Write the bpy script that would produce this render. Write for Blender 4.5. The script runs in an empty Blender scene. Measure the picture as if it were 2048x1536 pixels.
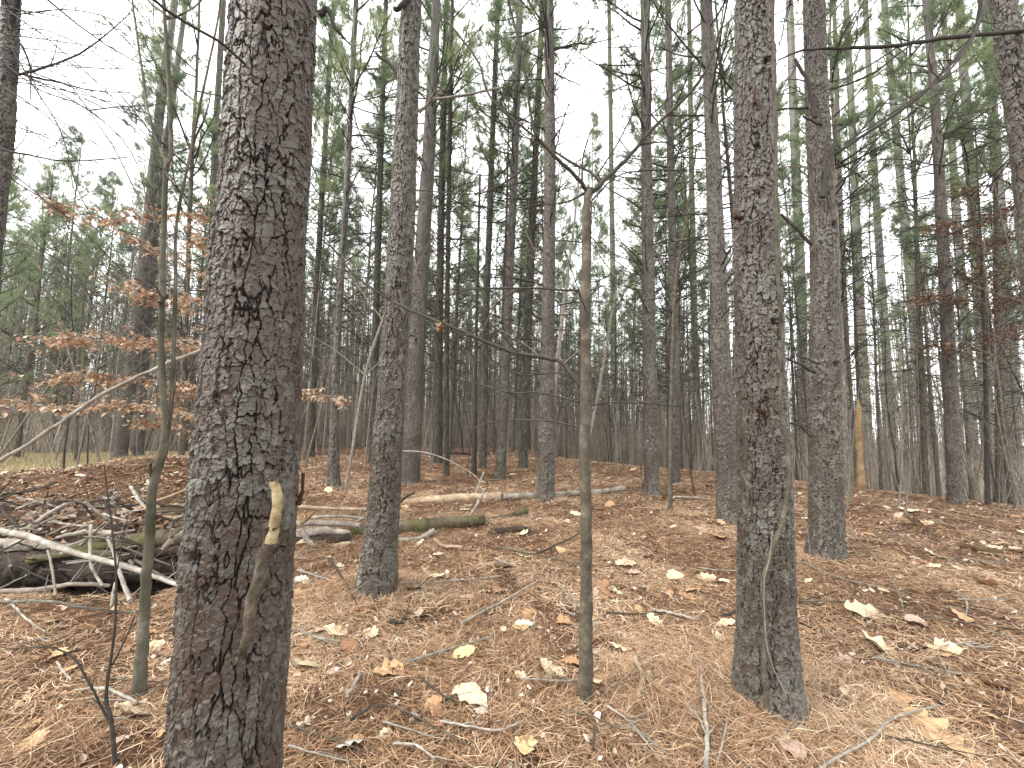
import bpy, math, random
import numpy as np
from mathutils import Vector, Matrix
S = bpy.context.scene
COL = S.collection
R = math.radians
random.seed(7)
rng = np.random.default_rng(7)

# ------------------------------------------------------------------ camera
PITCH, ROLL, CAMH, FPX = R(5.0), R(1.2), 1.5, 769.0
cam_d = bpy.data.cameras.new('camera'); cam = bpy.data.objects.new('camera', cam_d); COL.objects.link(cam)
CAMR = Matrix.Rotation(R(90) + PITCH, 3, 'X') @ Matrix.Rotation(ROLL, 3, 'Z')
cam.matrix_world = Matrix.Translation((0, 0, CAMH)) @ CAMR.to_4x4()
cam_d.sensor_width = 36.0; cam_d.lens = FPX / 2048 * 36.0
cam_d.clip_start = 0.05; cam_d.clip_end = 3000
S.camera = cam
# ------------------------------------------------------------------ sky, light, exposure
W = bpy.data.worlds.new('World'); S.world = W; W.use_nodes = True
wn = W.node_tree; wn.nodes.clear()
sky = wn.nodes.new('ShaderNodeTexSky'); sky.sky_type = 'NISHITA'; sky.sun_disc = False
SUN_EL, SUN_AZ = R(45), R(245)          # azimuth clockwise from +Y
sky.sun_elevation = SUN_EL; sky.sun_rotation = SUN_AZ; sky.dust_density = 3.0; sky.air_density = 1.0
cld = wn.nodes.new('ShaderNodeMix'); cld.data_type = 'RGBA'; cld.inputs[0].default_value = 0.84
cld.inputs[7].default_value = (8.9, 8.9, 8.7, 1)   # bright even cloud layer, in the sky texture's own units
bg = wn.nodes.new('ShaderNodeBackground'); bg.inputs[1].default_value = 0.14
wo = wn.nodes.new('ShaderNodeOutputWorld')
wn.links.new(sky.outputs[0], cld.inputs[6]); wn.links.new(cld.outputs[2], bg.inputs[0]); wn.links.new(bg.outputs[0], wo.inputs[0])
sl = bpy.data.lights.new('sun', 'SUN'); sl.energy = 1.5; sl.angle = R(18); sl.color = (1, .97, .92)
so = bpy.data.objects.new('sun', sl); COL.objects.link(so)
sd = Vector((math.sin(SUN_AZ) * math.cos(SUN_EL), math.cos(SUN_AZ) * math.cos(SUN_EL), math.sin(SUN_EL)))
so.rotation_euler = sd.to_track_quat('Z', 'Y').to_euler()
S.view_settings.view_transform = 'Standard'; S.view_settings.look = 'None'
S.view_settings.exposure = 1.36; S.view_settings.gamma = 1.0
S.cycles.max_bounces = 6; S.cycles.diffuse_bounces = 3; S.cycles.glossy_bounces = 2
S.cycles.transparent_max_bounces = 4; S.cycles.use_denoising = True

# ------------------------------------------------------------------ noise
def hsh(ix, iy, s=0):
    ix = np.asarray(ix).astype(np.int64); iy = np.asarray(iy).astype(np.int64)
    n = (ix * 374761393 + iy * 668265263 + s * 2246822519) & 0xffffffff
    n = ((n ^ (n >> 13)) * 1274126177) & 0xffffffff
    n = ((n ^ (n >> 16)) * 2654435761) & 0xffffffff
    n = n ^ (n >> 15)
    return (n & 0xffffff) / float(0x1000000)
def vn(x, y, s=0, per=None):
    x = np.asarray(x, float); y = np.asarray(y, float)
    ix = np.floor(x); iy = np.floor(y); fx = x - ix; fy = y - iy
    fx = fx * fx * (3 - 2 * fx); fy = fy * fy * (3 - 2 * fy)
    ix1 = ix + 1
    if per: ix = np.mod(ix, per); ix1 = np.mod(ix1, per)
    a = hsh(ix, iy, s); b = hsh(ix1, iy, s); c = hsh(ix, iy + 1, s); d = hsh(ix1, iy + 1, s)
    return (a * (1 - fx) + b * fx) * (1 - fy) + (c * (1 - fx) + d * fx) * fy * 1.0
def fbm(x, y, s=0, o=4):
    t = 0; a = .5
    for k in range(o):
        t = t + a * (vn(x * 2 ** k, y * 2 ** k, s + k * 17) - .5); a *= .5
    return t * 2
def sst(a, b, x):
    t = np.clip((x - a) / (b - a), 0, 1); return t * t * (3 - 2 * t)

# ------------------------------------------------------------------ pixel <-> world
RM = np.array(CAMR)
def ray(px, py):
    d = RM @ np.array([(px - 1024) / FPX, -(py - 768) / FPX, -1.0]); return d
def at(px, py, Y):                       # the point on the pixel's ray at world depth Y
    d = ray(px, py); return Vector(d * (Y / d[1])) + Vector((0, 0, CAMH))
MOUNDS = []                              # (x, y, height, radius)
def G(x, y):
    x = np.asarray(x, float); y = np.asarray(y, float)
    r = np.hypot(x, y)
    z = 0.03 * fbm(x * .9, y * .9, 3, 3) + .10 * fbm(x * .16, y * .16, 9, 2)* sst(3, 10, r) + .022 * fbm(x * 4, y * 4, 5, 3) * (r < 30)
    z = z - .045 * np.clip(r - 14, 0, 60)
    z = z - .022 * np.clip(x - 3, 0, 25) * sst(4, 12, r) - .07 * np.clip(r - 13.5, 0, 45) * sst(0, 6, x)
    for (mx, my, h, s) in MOUNDS:
        q = ((x - mx) ** 2 + (y - my) ** 2) / (s * s)
        z = z + h * np.exp(-q)
    return z
def ground(px, py):
    d = ray(px, py); t = .5; last = t
    while t < 150:
        p = d * t
        if CAMH + p[2] < float(G(p[0], p[1])): break
        last = t; t *= 1.02
    lo, hi = last, t
    for _ in range(20):
        m = (lo + hi) / 2; p = d * m
        if CAMH + p[2] < float(G(p[0], p[1])): hi = m
        else: lo = m
    p = d * hi
    return Vector((p[0], p[1], CAMH + p[2]))
def gz(x, y): return float(G(x, y))
def prj(p):
    v = RM.T @ (np.array(p) - np.array([0, 0, CAMH])); return 1024 + FPX * v[0] / -v[2], 768 - FPX * v[1] / -v[2]

# ------------------------------------------------------------------ materials
def mat(name, rough=.85, spec=.3):
    m = bpy.data.materials.new(name); m.use_nodes = True; nt = m.node_tree
    b = nt.nodes['Principled BSDF']; b.inputs['Roughness'].default_value = rough
    b.inputs['Specular IOR Level'].default_value = spec
    return m, nt, b
def nod(nt, t, **k):
    n = nt.nodes.new(t)
    for a, v in k.items():
        if a.startswith('i_'): n.inputs[a[2:].replace('_', ' ')].default_value = v
        else: setattr(n, a, v)
    return n
def ramp(nt, stops, src):
    r = nt.nodes.new('ShaderNodeValToRGB'); e = r.color_ramp.elements
    while len(e) < len(stops): e.new(.5)
    for q, (p, c) in zip(e, stops): q.position = p; q.color = (*c, 1)
    nt.links.new(src, r.inputs[0]); return r.outputs[0]
def mixc(nt, f, a, b, mode='MIX'):
    m = nt.nodes.new('ShaderNodeMix'); m.data_type = 'RGBA'; m.blend_type = mode
    for s, i in ((f, 0), (a, 6), (b, 7)):
        if hasattr(s, 'links'): nt.links.new(s, m.inputs[i])
        else: m.inputs[i].default_value = s if i == 0 else (*s, 1)
    return m.outputs[2]
def coords(nt, scale, kind='Object'):
    t = nt.nodes.new('ShaderNodeTexCoord'); m = nt.nodes.new('ShaderNodeMapping'); m.inputs['Scale'].default_value = scale
    nt.links.new(t.outputs[kind], m.inputs[0]); return m.outputs[0]
def noise(nt, vec, sc, det=4, rough=.55):
    n = nod(nt, 'ShaderNodeTexNoise', i_Scale=sc, i_Detail=det, i_Roughness=rough); nt.links.new(vec, n.inputs[0]); return n.outputs[0]
def bump(nt, b, h, dist, st=1.0):
    n = nod(nt, 'ShaderNodeBump', i_Strength=st, i_Distance=dist); nt.links.new(h, n.inputs['Height']); nt.links.new(n.outputs[0], b.inputs['Normal'])
def attr(nt, name): 
    a = nod(nt, 'ShaderNodeAttribute', attribute_name=name); return a.outputs['Fac']
def rand(nt): return nt.nodes.new('ShaderNodeObjectInfo').outputs['Random']

def bark_near(name, red=.5, grey=(.19, .175, .155), brown=(.105, .062, .043), lichen=.0, deepc=(.028, .018, .013)):
    m, nt, b = mat(name, .55, .5)
    v = coords(nt, (1, 1, 1))
    pl = ramp(nt, [(0, tuple(c * .6 for c in grey)), (.35, brown), (.62, grey), (1, tuple(min(1, c * 1.45) for c in grey))], attr(nt, 'plate'))
    big = ramp(nt, [(.42, (0, 0, 0)), (.62, (1, 1, 1))], noise(nt, coords(nt, (3, 3, 1.2)), 1.3, 5, .6))
    c1 = mixc(nt, red, pl, mixc(nt, .5, brown, pl))
    c = mixc(nt, big, c1, pl)
    fine = noise(nt, coords(nt, (1, 1, .5)), 90, 4, .7)
    c = mixc(nt, .8, c, ramp(nt, [(.3, (.55, .5, .46)), (.7, (1.25, 1.25, 1.25))], fine), 'MULTIPLY')
    if lichen > 0:
        lf = ramp(nt, [(.60, (0, 0, 0)), (.66, (1, 1, 1))], noise(nt, coords(nt, (1, 1, .8)), 13, 5, .65))
        lm = nod(nt, 'ShaderNodeMath', operation='MULTIPLY'); nt.links.new(lf, lm.inputs[0]); lm.inputs[1].default_value = lichen
        c = mixc(nt, lm.outputs[0], c, (.25, .28, .24))
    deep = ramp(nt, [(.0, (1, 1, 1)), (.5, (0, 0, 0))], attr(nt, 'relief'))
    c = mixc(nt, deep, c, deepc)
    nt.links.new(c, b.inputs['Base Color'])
    bump(nt, b, noise(nt, coords(nt, (1, 1, .6)), 110, 4, .6), .0025, .6)
    return m
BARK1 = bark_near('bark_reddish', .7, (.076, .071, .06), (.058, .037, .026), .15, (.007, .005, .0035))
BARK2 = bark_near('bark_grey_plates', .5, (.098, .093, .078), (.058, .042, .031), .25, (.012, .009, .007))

def bark_far(name, a, b_, c_):
    m, nt, b = mat(name, .9, .2)
    v = coords(nt, (9, 9, 2.6))
    vo = nod(nt, 'ShaderNodeTexVoronoi', feature='DISTANCE_TO_EDGE', i_Scale=2.2); nt.links.new(v, vo.inputs['Vector'])
    n1 = noise(nt, coords(nt, (6, 6, 1.5)), 2.5, 6, .65)
    c = ramp(nt, [(.3, a), (.5, b_), (.7, c_)], n1)
    cr = ramp(nt, [(0, (.35, .3, .27)), (.12, (1, 1, 1))], vo.outputs['Distance'])
    c = mixc(nt, .8, c, cr, 'MULTIPLY')
    c = mixc(nt, .55, c, ramp(nt, [(0, (.6, .58, .55)), (1, (1.25, 1.25, 1.22))], rand(nt)), 'MULTIPLY')
    nt.links.new(c, b.inputs['Base Color']); bump(nt, b, vo.outputs['Distance'], .05, .8)
    return m
BARKF = bark_far('bark_mid_distance', (.044, .038, .029), (.084, .078, .062), (.145, .139, .117))
BARKM = bark_far('bark_brown_poles', (.07, .058, .045), (.125, .11, .086), (.2, .185, .155))
BARKP = bark_far('bark_pale_poles', (.15, .13, .104), (.25, .225, .185), (.36, .34, .295))
BARKG = bark_far('bark_smooth_grey', (.12, .105, .085), (.18, .165, .14), (.27, .26, .23))
def plainwood(name, stops, sc=8, zsc=.25, rough=.8, bd=.003, moss=None):
    m, nt, b = mat(name, rough, .3)
    c = ramp(nt, stops, noise(nt, coords(nt, (1, 1, 1)), sc, 6, .65))
    c = mixc(nt, .5, c, ramp(nt, [(.3, (.5, .5, .5)), (.7, (1.3, 1.3, 1.3))], noise(nt, coords(nt, (1, 1, 1)), sc * 9, 3, .6)), 'MULTIPLY')
    if moss:
        c = mixc(nt, ramp(nt, [(.45, (0, 0, 0)), (.6, (1, 1, 1))], noise(nt, coords(nt, (1, 1, 1)), 4, 4, .6)), c, moss)
    nt.links.new(c, b.inputs['Base Color']); bump(nt, b, noise(nt, coords(nt, (1, 1, 1)), sc * 6, 5, .7), bd, .8)
    return m
TWIG_DARK = plainwood('dark_twig_bark', [(.3, (.022, .019, .015)), (.7, (.065, .057, .047))], 20)
TWIG_GREY = plainwood('grey_twig_bark', [(.3, (.13, .115, .095)), (.7, (.3, .28, .24))], 20)
TWIG_PALE = plainwood('pale_weathered_wood', [(.3, (.15, .125, .1)), (.5, (.28, .25, .21)), (.7, (.46, .43, .38))], 12)
SAPBARK = plainwood('sapling_bark', [(.3, (.045, .038, .027)), (.5, (.09, .076, .054)), (.7, (.18, .16, .12))], 16, bd=.006)
SAPMOSS = plainwood('mossy_sapling_bark', [(.3, (.06, .052, .038)), (.5, (.115, .102, .076)), (.7, (.25, .23, .185))], 16, bd=.006, moss=(.045, .046, .025))
LOGTAN = plainwood('stripped_tan_log', [(.3, (.2, .13, .075)), (.5, (.34, .25, .16)), (.7, (.48, .4, .3))], 6)
LOGGREY = plainwood('weathered_grey_log', [(.3, (.13, .1, .08)), (.5, (.26, .22, .18)), (.7, (.45, .41, .36))], 6)
LOGMOSS = plainwood('mossy_log', [(.3, (.05, .038, .025)), (.5, (.1, .08, .05)), (.7, (.18, .15, .1))], 5, moss=(.1, .1, .035))
LOGROT = plainwood('rotten_log', [(.3, (.018, .012, .009)), (.55, (.05, .034, .024)), (.75, (.12, .085, .06))], 7, bd=.02)
RAWWOOD = plainwood('raw_yellow_wood', [(.35, (.12, .08, .045)), (.48, (.34, .26, .14)), (.7, (.52, .43, .27))], 34, bd=.008)
SNAGWOOD = plainwood('orange_rotten_wood', [(.3, (.1, .06, .03)), (.5, (.25, .16, .08)), (.7, (.4, .29, .17))], 5, bd=.01)
KNOTWOOD = plainwood('resinous_knot', [(.3, (.02, .011, .008)), (.7, (.09, .04, .025))], 40)

def tinted(name, stops, rough=.7, trans=0.0, attrn='tint'):
    m, nt, b = mat(name, rough, .25)
    c = ramp(nt, stops, attr(nt, attrn)); nt.links.new(c, b.inputs['Base Color'])
    if trans:
        tr = nt.nodes.new('ShaderNodeBsdfTranslucent'); mx = nt.nodes.new('ShaderNodeMixShader'); mx.inputs[0].default_value = trans
        nt.links.new(c, tr.inputs[0]); nt.links.new(b.outputs[0], mx.inputs[1]); nt.links.new(tr.outputs[0], mx.inputs[2])
        nt.links.new(mx.outputs[0], nt.nodes['Material Output'].inputs[0])
    return m
STRAW = tinted('fallen_needle_straw', [(0, (.06, .034, .02)), (.25, (.22, .12, .063)), (.5, (.4, .245, .14)), (.75, (.55, .38, .24)), (1, (.74, .6, .43))])
FLAKE = tinted('leaf_fragments', [(0, (.05, .035, .025)), (.3, (.16, .1, .065)), (.5, (.3, .17, .09)), (.75, (.42, .34, .27)), (1, (.66, .6, .5))], .8)
NEEDLE = tinted('green_pine_needles', [(0, (.12, .165, .1)), (.5, (.2, .26, .14)), (.85, (.31, .35, .18)), (1, (.38, .35, .2))], .5, .6)
BEECH = tinted('orange_beech_leaves', [(0, (.24, .125, .075)), (.5, (.48, .31, .2)), (1, (.76, .62, .47))], .6, .3)
RUSSET = tinted('russet_oak_leaves', [(0, (.1, .05, .03)), (.5, (.2, .115, .07)), (1, (.33, .21, .13))], .7, .25)
SAPTWIG = plainwood('sapling_twig_bark', [(.3, (.03, .026, .02)), (.7, (.085, .075, .058))], 20)
BRUSH = tinted('grey_brown_brush', [(0, (.24, .2, .16)), (.5, (.44, .38, .3)), (1, (.62, .56, .46))], .9)
m, nt, b = mat('dry_oak_leaf', .65, .3)
oi = nt.nodes.new('ShaderNodeObjectInfo')
c = mixc(nt, .6, oi.outputs['Color'], ramp(nt, [(.3, (.6, .55, .5)), (.7, (1.15, 1.15, 1.12))], noise(nt, coords(nt, (1, 1, 1)), 35, 5, .6)), 'MULTIPLY')
nt.links.new(c, b.inputs['Base Color']); bump(nt, b, noise(nt, coords(nt, (1, 1, 1)), 60, 3, .6), .004, .7); LEAF = m
# ground
m, nt, b = mat('needle_litter_ground', .95, .15)
v = coords(nt, (1, 1, 1))
g1 = ramp(nt, [(.35, (.03, .02, .014)), (.48, (.12, .068, .04)), (.62, (.27, .155, .092)), (.75, (.42, .27, .17))], noise(nt, v, 34, 8, .85))
g2 = ramp(nt, [(.35, (.7, .66, .62)), (.65, (1.2, 1.15, 1.1))], noise(nt, v, 1.1, 4, .6))
g = mixc(nt, .8, g1, g2, 'MULTIPLY')
cl = attr(nt, 'clearing')
grassy = ramp(nt, [(.35, (.26, .19, .1)), (.6, (.42, .35, .2)), (.8, (.3, .3, .14))], noise(nt, v, 3, 8, .7))
g = mixc(nt, cl, g, grassy)
g = mixc(nt, attr(nt, 'shaded_soil'), g, ramp(nt, [(.35, (.012, .009, .007)), (.6, (.035, .025, .018)), (.8, (.09, .06, .04))], noise(nt, v, 16, 8, .75)))  # near-black earth in the pits, shade under the logs painted into its colour
nt.links.new(g, b.inputs['Base Color']); bump(nt, b, noise(nt, v, 45, 6, .8), .03, 1.0); GROUND = m
m, nt, b = mat('dirt_of_root_mound', .95, .15); v = coords(nt, (1, 1, 1))
nt.links.new(ramp(nt, [(.35, (.015, .011, .008)), (.52, (.06, .04, .027)), (.7, (.15, .095, .06))], noise(nt, v, 14, 8, .75)), b.inputs['Base Color'])
bump(nt, b, noise(nt, v, 30, 6, .8), .04, 1.0); DIRT = m

# ------------------------------------------------------------------ mesh helpers
def mesh_np(name, V, F, mats, tints=None, smooth=False, midx=None):
    """V (n,3); F (m,3|4) array of one face size"""
    me = bpy.data.meshes.new(name); V = np.asarray(V, np.float32); F = np.asarray(F, np.int32)
    k = F.shape[1]; me.vertices.add(len(V)); me.vertices.foreach_set('co', V.ravel())
    me.loops.add(F.size); me.loops.foreach_set('vertex_index', F.ravel())
    me.polygons.add(len(F)); me.polygons.foreach_set('loop_start', np.arange(0, F.size, k, dtype=np.int32))
    for m in (mats if isinstance(mats, (list, tuple)) else [mats]): me.materials.append(m)
    if midx is not None: me.polygons.foreach_set('material_index', np.asarray(midx, np.int32))
    me.polygons.foreach_set('use_smooth', np.full(len(F), bool(smooth)))
    me.update(calc_edges=True)
    for an, av in (tints or {}).items():
        a = me.attributes.new(an, 'FLOAT', 'POINT'); a.data.foreach_set('value', np.asarray(av, np.float32))
    return me
class MB:                                # collects tubes (quads), blades and leaves
    def __init__(s): s.V = []; s.F = []; s.T = []; s.M = []; s.n = 0
    def add(s, V, F, tint=0.5, mi=0):
        V = np.asarray(V, float).reshape(-1, 3); F = np.asarray(F, int)
        if F.shape[1] == 3: F = np.column_stack([F, F[:, 2]])
        s.V.append(V); s.F.append(F + s.n); s.n += len(V)
        s.T.append(np.full(len(V), tint) if np.isscalar(tint) else tint); s.M.append(np.full(len(F), mi))
    def tube(s, pts, rad, seg=5, mi=0, cap=True, rough=0.0, tint=.5):
        P = np.array([tuple(p) for p in pts], float); n = len(P)
        rad = np.broadcast_to(np.asarray(rad, float), (n,))
        T = np.gradient(P, axis=0); T /= np.linalg.norm(T, axis=1)[:, None] + 1e-9
        a = np.array([1, 0, 0.]) if abs(T[0][0]) < .8 else np.array([0, 1., 0])
        N = np.cross(T[0], a); N /= np.linalg.norm(N); V = []
        ang = np.arange(seg) * 2 * math.pi / seg
        for i in range(n):
            N = N - T[i] * np.dot(N, T[i]); N /= np.linalg.norm(N) + 1e-9
            B = np.cross(T[i], N)
            if rough: rr = rad[i] * (1 + 2 * rough * ((vn(np.arange(seg) * 1.1 + s.n, np.full(seg, i * .4), 5, None) - .5) * 1.1 + (rng.random(seg) - .5) * .7))
            else: rr = rad[i]
            V.append(P[i] + (np.cos(ang) * rr)[:, None] * N + (np.sin(ang) * rr)[:, None] * B)
        V = np.concatenate(V); i, j = np.meshgrid(np.arange(n - 1), np.arange(seg), indexing='ij')
        i = i.ravel(); j = j.ravel(); k = (j + 1) % seg
        F = np.stack([i * seg + j, i * seg + k, (i + 1) * seg + k, (i + 1) * seg + j], 1)
        s.add(V, F, tint, mi)
        if cap:
            for e in (0, n - 1):
                b0 = len(P) * seg
                ring = V[e * seg:(e + 1) * seg]; c = P[e]
                jj = np.arange(seg); s.add(np.vstack([ring, c]), np.stack([jj, (jj + 1) % seg, np.full(seg, seg)], 1), tint, mi)
    def mesh(s, name, mats, smooth=True):
        V = np.concatenate(s.V); F = np.concatenate(s.F); T = np.concatenate(s.T); M = np.concatenate(s.M)
        tri = F[:, 2] == F[:, 3]
        me = bpy.data.meshes.new(name); me.vertices.add(len(V)); me.vertices.foreach_set('co', V.astype(np.float32).ravel())
        q = F[~tri]; t = F[tri][:, :3]
        L = np.concatenate([q.ravel(), t.ravel()]).astype(np.int32); me.loops.add(len(L)); me.loops.foreach_set('vertex_index', L)
        st = np.concatenate([np.arange(len(q)) * 4, len(q) * 4 + np.arange(len(t)) * 3]).astype(np.int32)
        me.polygons.add(len(st)); me.polygons.foreach_set('loop_start', st)
        for m in (mats if isinstance(mats, (list, tuple)) else [mats]): me.materials.append(m)
        me.polygons.foreach_set('material_index', np.concatenate([M[~tri], M[tri]]).astype(np.int32))
        me.polygons.foreach_set('use_smooth', np.full(len(st), bool(smooth)))
        me.update(calc_edges=True)
        a = me.attributes.new('tint', 'FLOAT', 'POINT'); a.data.foreach_set('value', T.astype(np.float32))
        return me
def link(name, me, parent=None, loc=None):
    o = bpy.data.objects.new(name, me); COL.objects.link(o)
    if parent: o.parent = parent
    if loc is not None: o.location = loc
    return o
def tag(o, label=None, cat=None, group=None, kind=None):
    if label: o['label'] = label
    if cat: o['category'] = cat
    if group: o['group'] = group
    if kind: o['kind'] = kind
    return o
def empty(name, loc, label, cat, group=None):
    o = bpy.data.objects.new(name, None); COL.objects.link(o); o.location = loc; o.empty_display_size = .2
    return tag(o, label, cat, group)
def local(pts, base): return [Vector(p) - base for p in pts]
def smooth_path(pts, rad, k=6):
    """Catmull-Rom through the points"""
    P = np.array([tuple(p) for p in pts], float); r = np.asarray(rad, float)
    Q = np.vstack([2 * P[0] - P[1], P, 2 * P[-1] - P[-2]]); out = []; ro = []
    for i in range(len(P) - 1):
        p0, p1, p2, p3 = Q[i:i + 4]
        for t in np.arange(k) / k:
            out.append(.5 * ((2 * p1) + (p2 - p0) * t + (2 * p0 - 5 * p1 + 4 * p2 - p3) * t * t + (3 * p1 - p0 - 3 * p2 + p3) * t ** 3)); ro.append(r[i] * (1 - t) + r[i + 1] * t)
    out.append(P[-1]); ro.append(r[-1]); return np.array(out), np.array(ro)

# ------------------------------------------------------------------ bark relief
def voro(gu, gv, per, s):
    iu = np.floor(gu); iv = np.floor(gv)
    f1 = np.full(gu.shape, 9.); f2 = np.full(gu.shape, 9.); cid = np.zeros(gu.shape); du = np.zeros(gu.shape); dv = np.zeros(gu.shape)
    for a in (-1, 0, 1):
        for b in (-1, 0, 1):
            cu = iu + a; cv = iv + b; cm = np.mod(cu, per)
            x = cu + .12 + .76 * hsh(cm, cv, s) - gu; y = cv + .12 + .76 * hsh(cm, cv, s + 1) - gv
            d = np.sqrt(x * x + y * y); h = hsh(cm, cv, s + 2)
            c1 = d < f1
            f2 = np.where(c1, f1, np.minimum(f2, d)); cid = np.where(c1, h, cid); du = np.where(c1, x, du); dv = np.where(c1, y, dv); f1 = np.where(c1, d, f1)
    return f1, f2, cid, du, dv
def bark(U, V, per, s, k=1.0):
    """relief (m), 0..1 relief, plate id; U arc length, V height, per = circumference"""
    n1 = max(5, round(per / (.031 * k))); c1 = per / n1; W = lambda f, vz, q: vn(U / per * n1 * f, V / vz, s + q, n1 * f) - .5
    V0 = V; V = V / k
    gu = U / c1 + 1.0 * W(1, .11 , 40) + .45 * W(2, .035, 41) + .2 * W(6, .012, 47)
    gv = V / .15 + .9 * W(1, .08, 42) + .35 * W(3, .02, 48)
    f1, f2, id1, du, dv = voro(gu, gv, n1, s)
    e1 = f2 - f1 + .07 * W(8, .008, 43)
    thr = -.06 + .17 * vn(U / per * n1 * .5 // 1e9 + U / per * n1, V / .2, s + 49, n1)                      # fissures open and close along their way
    thr = np.maximum(thr, .004); fis = sst(thr * .25, thr + .04, e1)
    n2 = max(8, round(per / (.024 * k))); gu2 = U / (per / n2) + .9 * (vn(U / per * n2, V / .03, s + 44, n2) - .5) + .4 * (vn(U / per * n2 * 3, V / .01, s + 50, n2 * 3) - .5)
    gv2 = V / .034 + .9 * (vn(U / per * n2, V / .02, s + 45, n2) - .5) + .3 * (vn(U / per * n2 * 3, V / .008, s + 51, n2 * 3) - .5)
    g1, g2, id2, du2, dv2 = voro(gu2, gv2, n2, s + 7)
    n3 = max(8, round(per / (.011 * k))); gu3 = U / (per / n3) + .8 * (vn(U / per * n3, V / .01, s + 52, n3) - .5); gv3 = V / .012 + .8 * (vn(U / per * n3, V / .008, s + 53, n3) - .5)
    h1, h2, id3, du3, dv3 = voro(gu3, gv3, n3, s + 11)
    big = vn(U / per * 5, V / .22, s + 54, 5)
    flaky = sst(.35, .65, big)
    scale = (id2 > .38) * (.0022 + .0030 * id2) + .0040 * (dv2 - .1) * (id2 > .5)         # lifted scales with one raised edge
    h = .0085 * fis * (.75 + .5 * id1) + fis * (scale * (.5 + .8 * flaky) + .0019 * (id3 > .55) + .0012 * dv3 * flaky)
    h += .0012 * W(10, .004, 46)
    cut = (e1 < thr * .8)
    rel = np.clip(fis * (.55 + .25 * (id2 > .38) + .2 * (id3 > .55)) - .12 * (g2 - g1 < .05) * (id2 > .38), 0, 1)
    return h * k, rel, np.clip(.5 * id2 + .25 * id1 + .25 * id3 + .25 * (flaky - .5), 0, 1)
def trunk_mesh(name, base, P, rad, ns, dz_fine, z_fine, mats, seed, k=1.0, butt=.25, knots=()):
    """P: world points of the axis, rad radii; fine rings up to z_fine above the base"""
    P = np.array([tuple(p) for p in P], float); base = np.array(tuple(base))
    zz = P[:, 2] - base[2]
    z0 = -.25; zl = [z0]
    while zl[-1] < zz[-1]:
        z = zl[-1]; zl.append(z + (dz_fine if z < z_fine else min(.25, dz_fine * (1 + 6 * (z - z_fine)))))
    zl[-1] = zz[-1]; Z = np.array(zl)
    ax = np.interp(Z, zz, P[:, 0]) - base[0]; ay = np.interp(Z, zz, P[:, 1]) - base[1]
    if len(Z) > 60:                      # soften the corners of the polyline
        w = max(3, int(.25 / dz_fine)); kz = np.ones(w) / w
        for arr in (ax, ay):
            pad = np.concatenate([np.full(w, arr[0]), arr, np.full(w, arr[-1])]); sm = np.convolve(pad, kz, 'same')[w:-w]
            nf = Z < z_fine - .3; nf[:w] = False; arr[nf] = sm[nf]
    rr = np.interp(Z, zz, rad)
    rr = rr * (1 + butt * np.exp(-np.maximum(Z, 0) / .16)) * (1 + .035 * (vn(Z * 1.7, Z * 0, seed + 3) - .5) * 2)
    A = np.arange(ns) / ns
    ZZ, AA = np.meshgrid(Z, A, indexing='ij'); RR = rr[:, None] * np.ones(ns)
    per = 2 * math.pi * float(np.mean(rr[:max(2, len(rr) // 2)]))
    h, rel, pid = bark(AA * per, ZZ, per, seed, k)
    lob = .05 * (vn(AA * 5, ZZ * .8, seed + 9, 5) - .5) * 2 + .10 * np.exp(-np.maximum(ZZ, 0) / .15) * (vn(AA * 6, ZZ * .3, seed + 10, 6) - .5) * 2
    RR = RR * (1 + lob) - .010 * k * .7 + h
    for (ka, kz, kr, kh) in knots:       # bulge around a knot with a dark pit
        da = (np.mod(AA - ka + .5, 1) - .5) * per; q = np.sqrt(da ** 2 + ((ZZ - kz) * .8) ** 2) / kr
        RR = RR + kh * np.exp(-(q * 1.1) ** 2) - kh * 1.5 * np.exp(-(q * 3.2) ** 2); rel = rel * (1 - np.exp(-(q * 2.4) ** 2))
    X = ax[:, None] + RR * np.cos(AA * 2 * math.pi); Y = ay[:, None] + RR * np.sin(AA * 2 * math.pi)
    V = np.stack([X, Y, ZZ], 2).reshape(-1, 3); n = len(Z)
    i, j = np.meshgrid(np.arange(n - 1), np.arange(ns), indexing='ij'); i = i.ravel(); j = j.ravel(); j2 = (j + 1) % ns
    F = np.stack([i * ns + j, i * ns + j2, (i + 1) * ns + j2, (i + 1) * ns + j], 1)
    return mesh_np(name, V, F, mats, {'relief': rel.ravel(), 'plate': pid.ravel()}, smooth=False)

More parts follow.
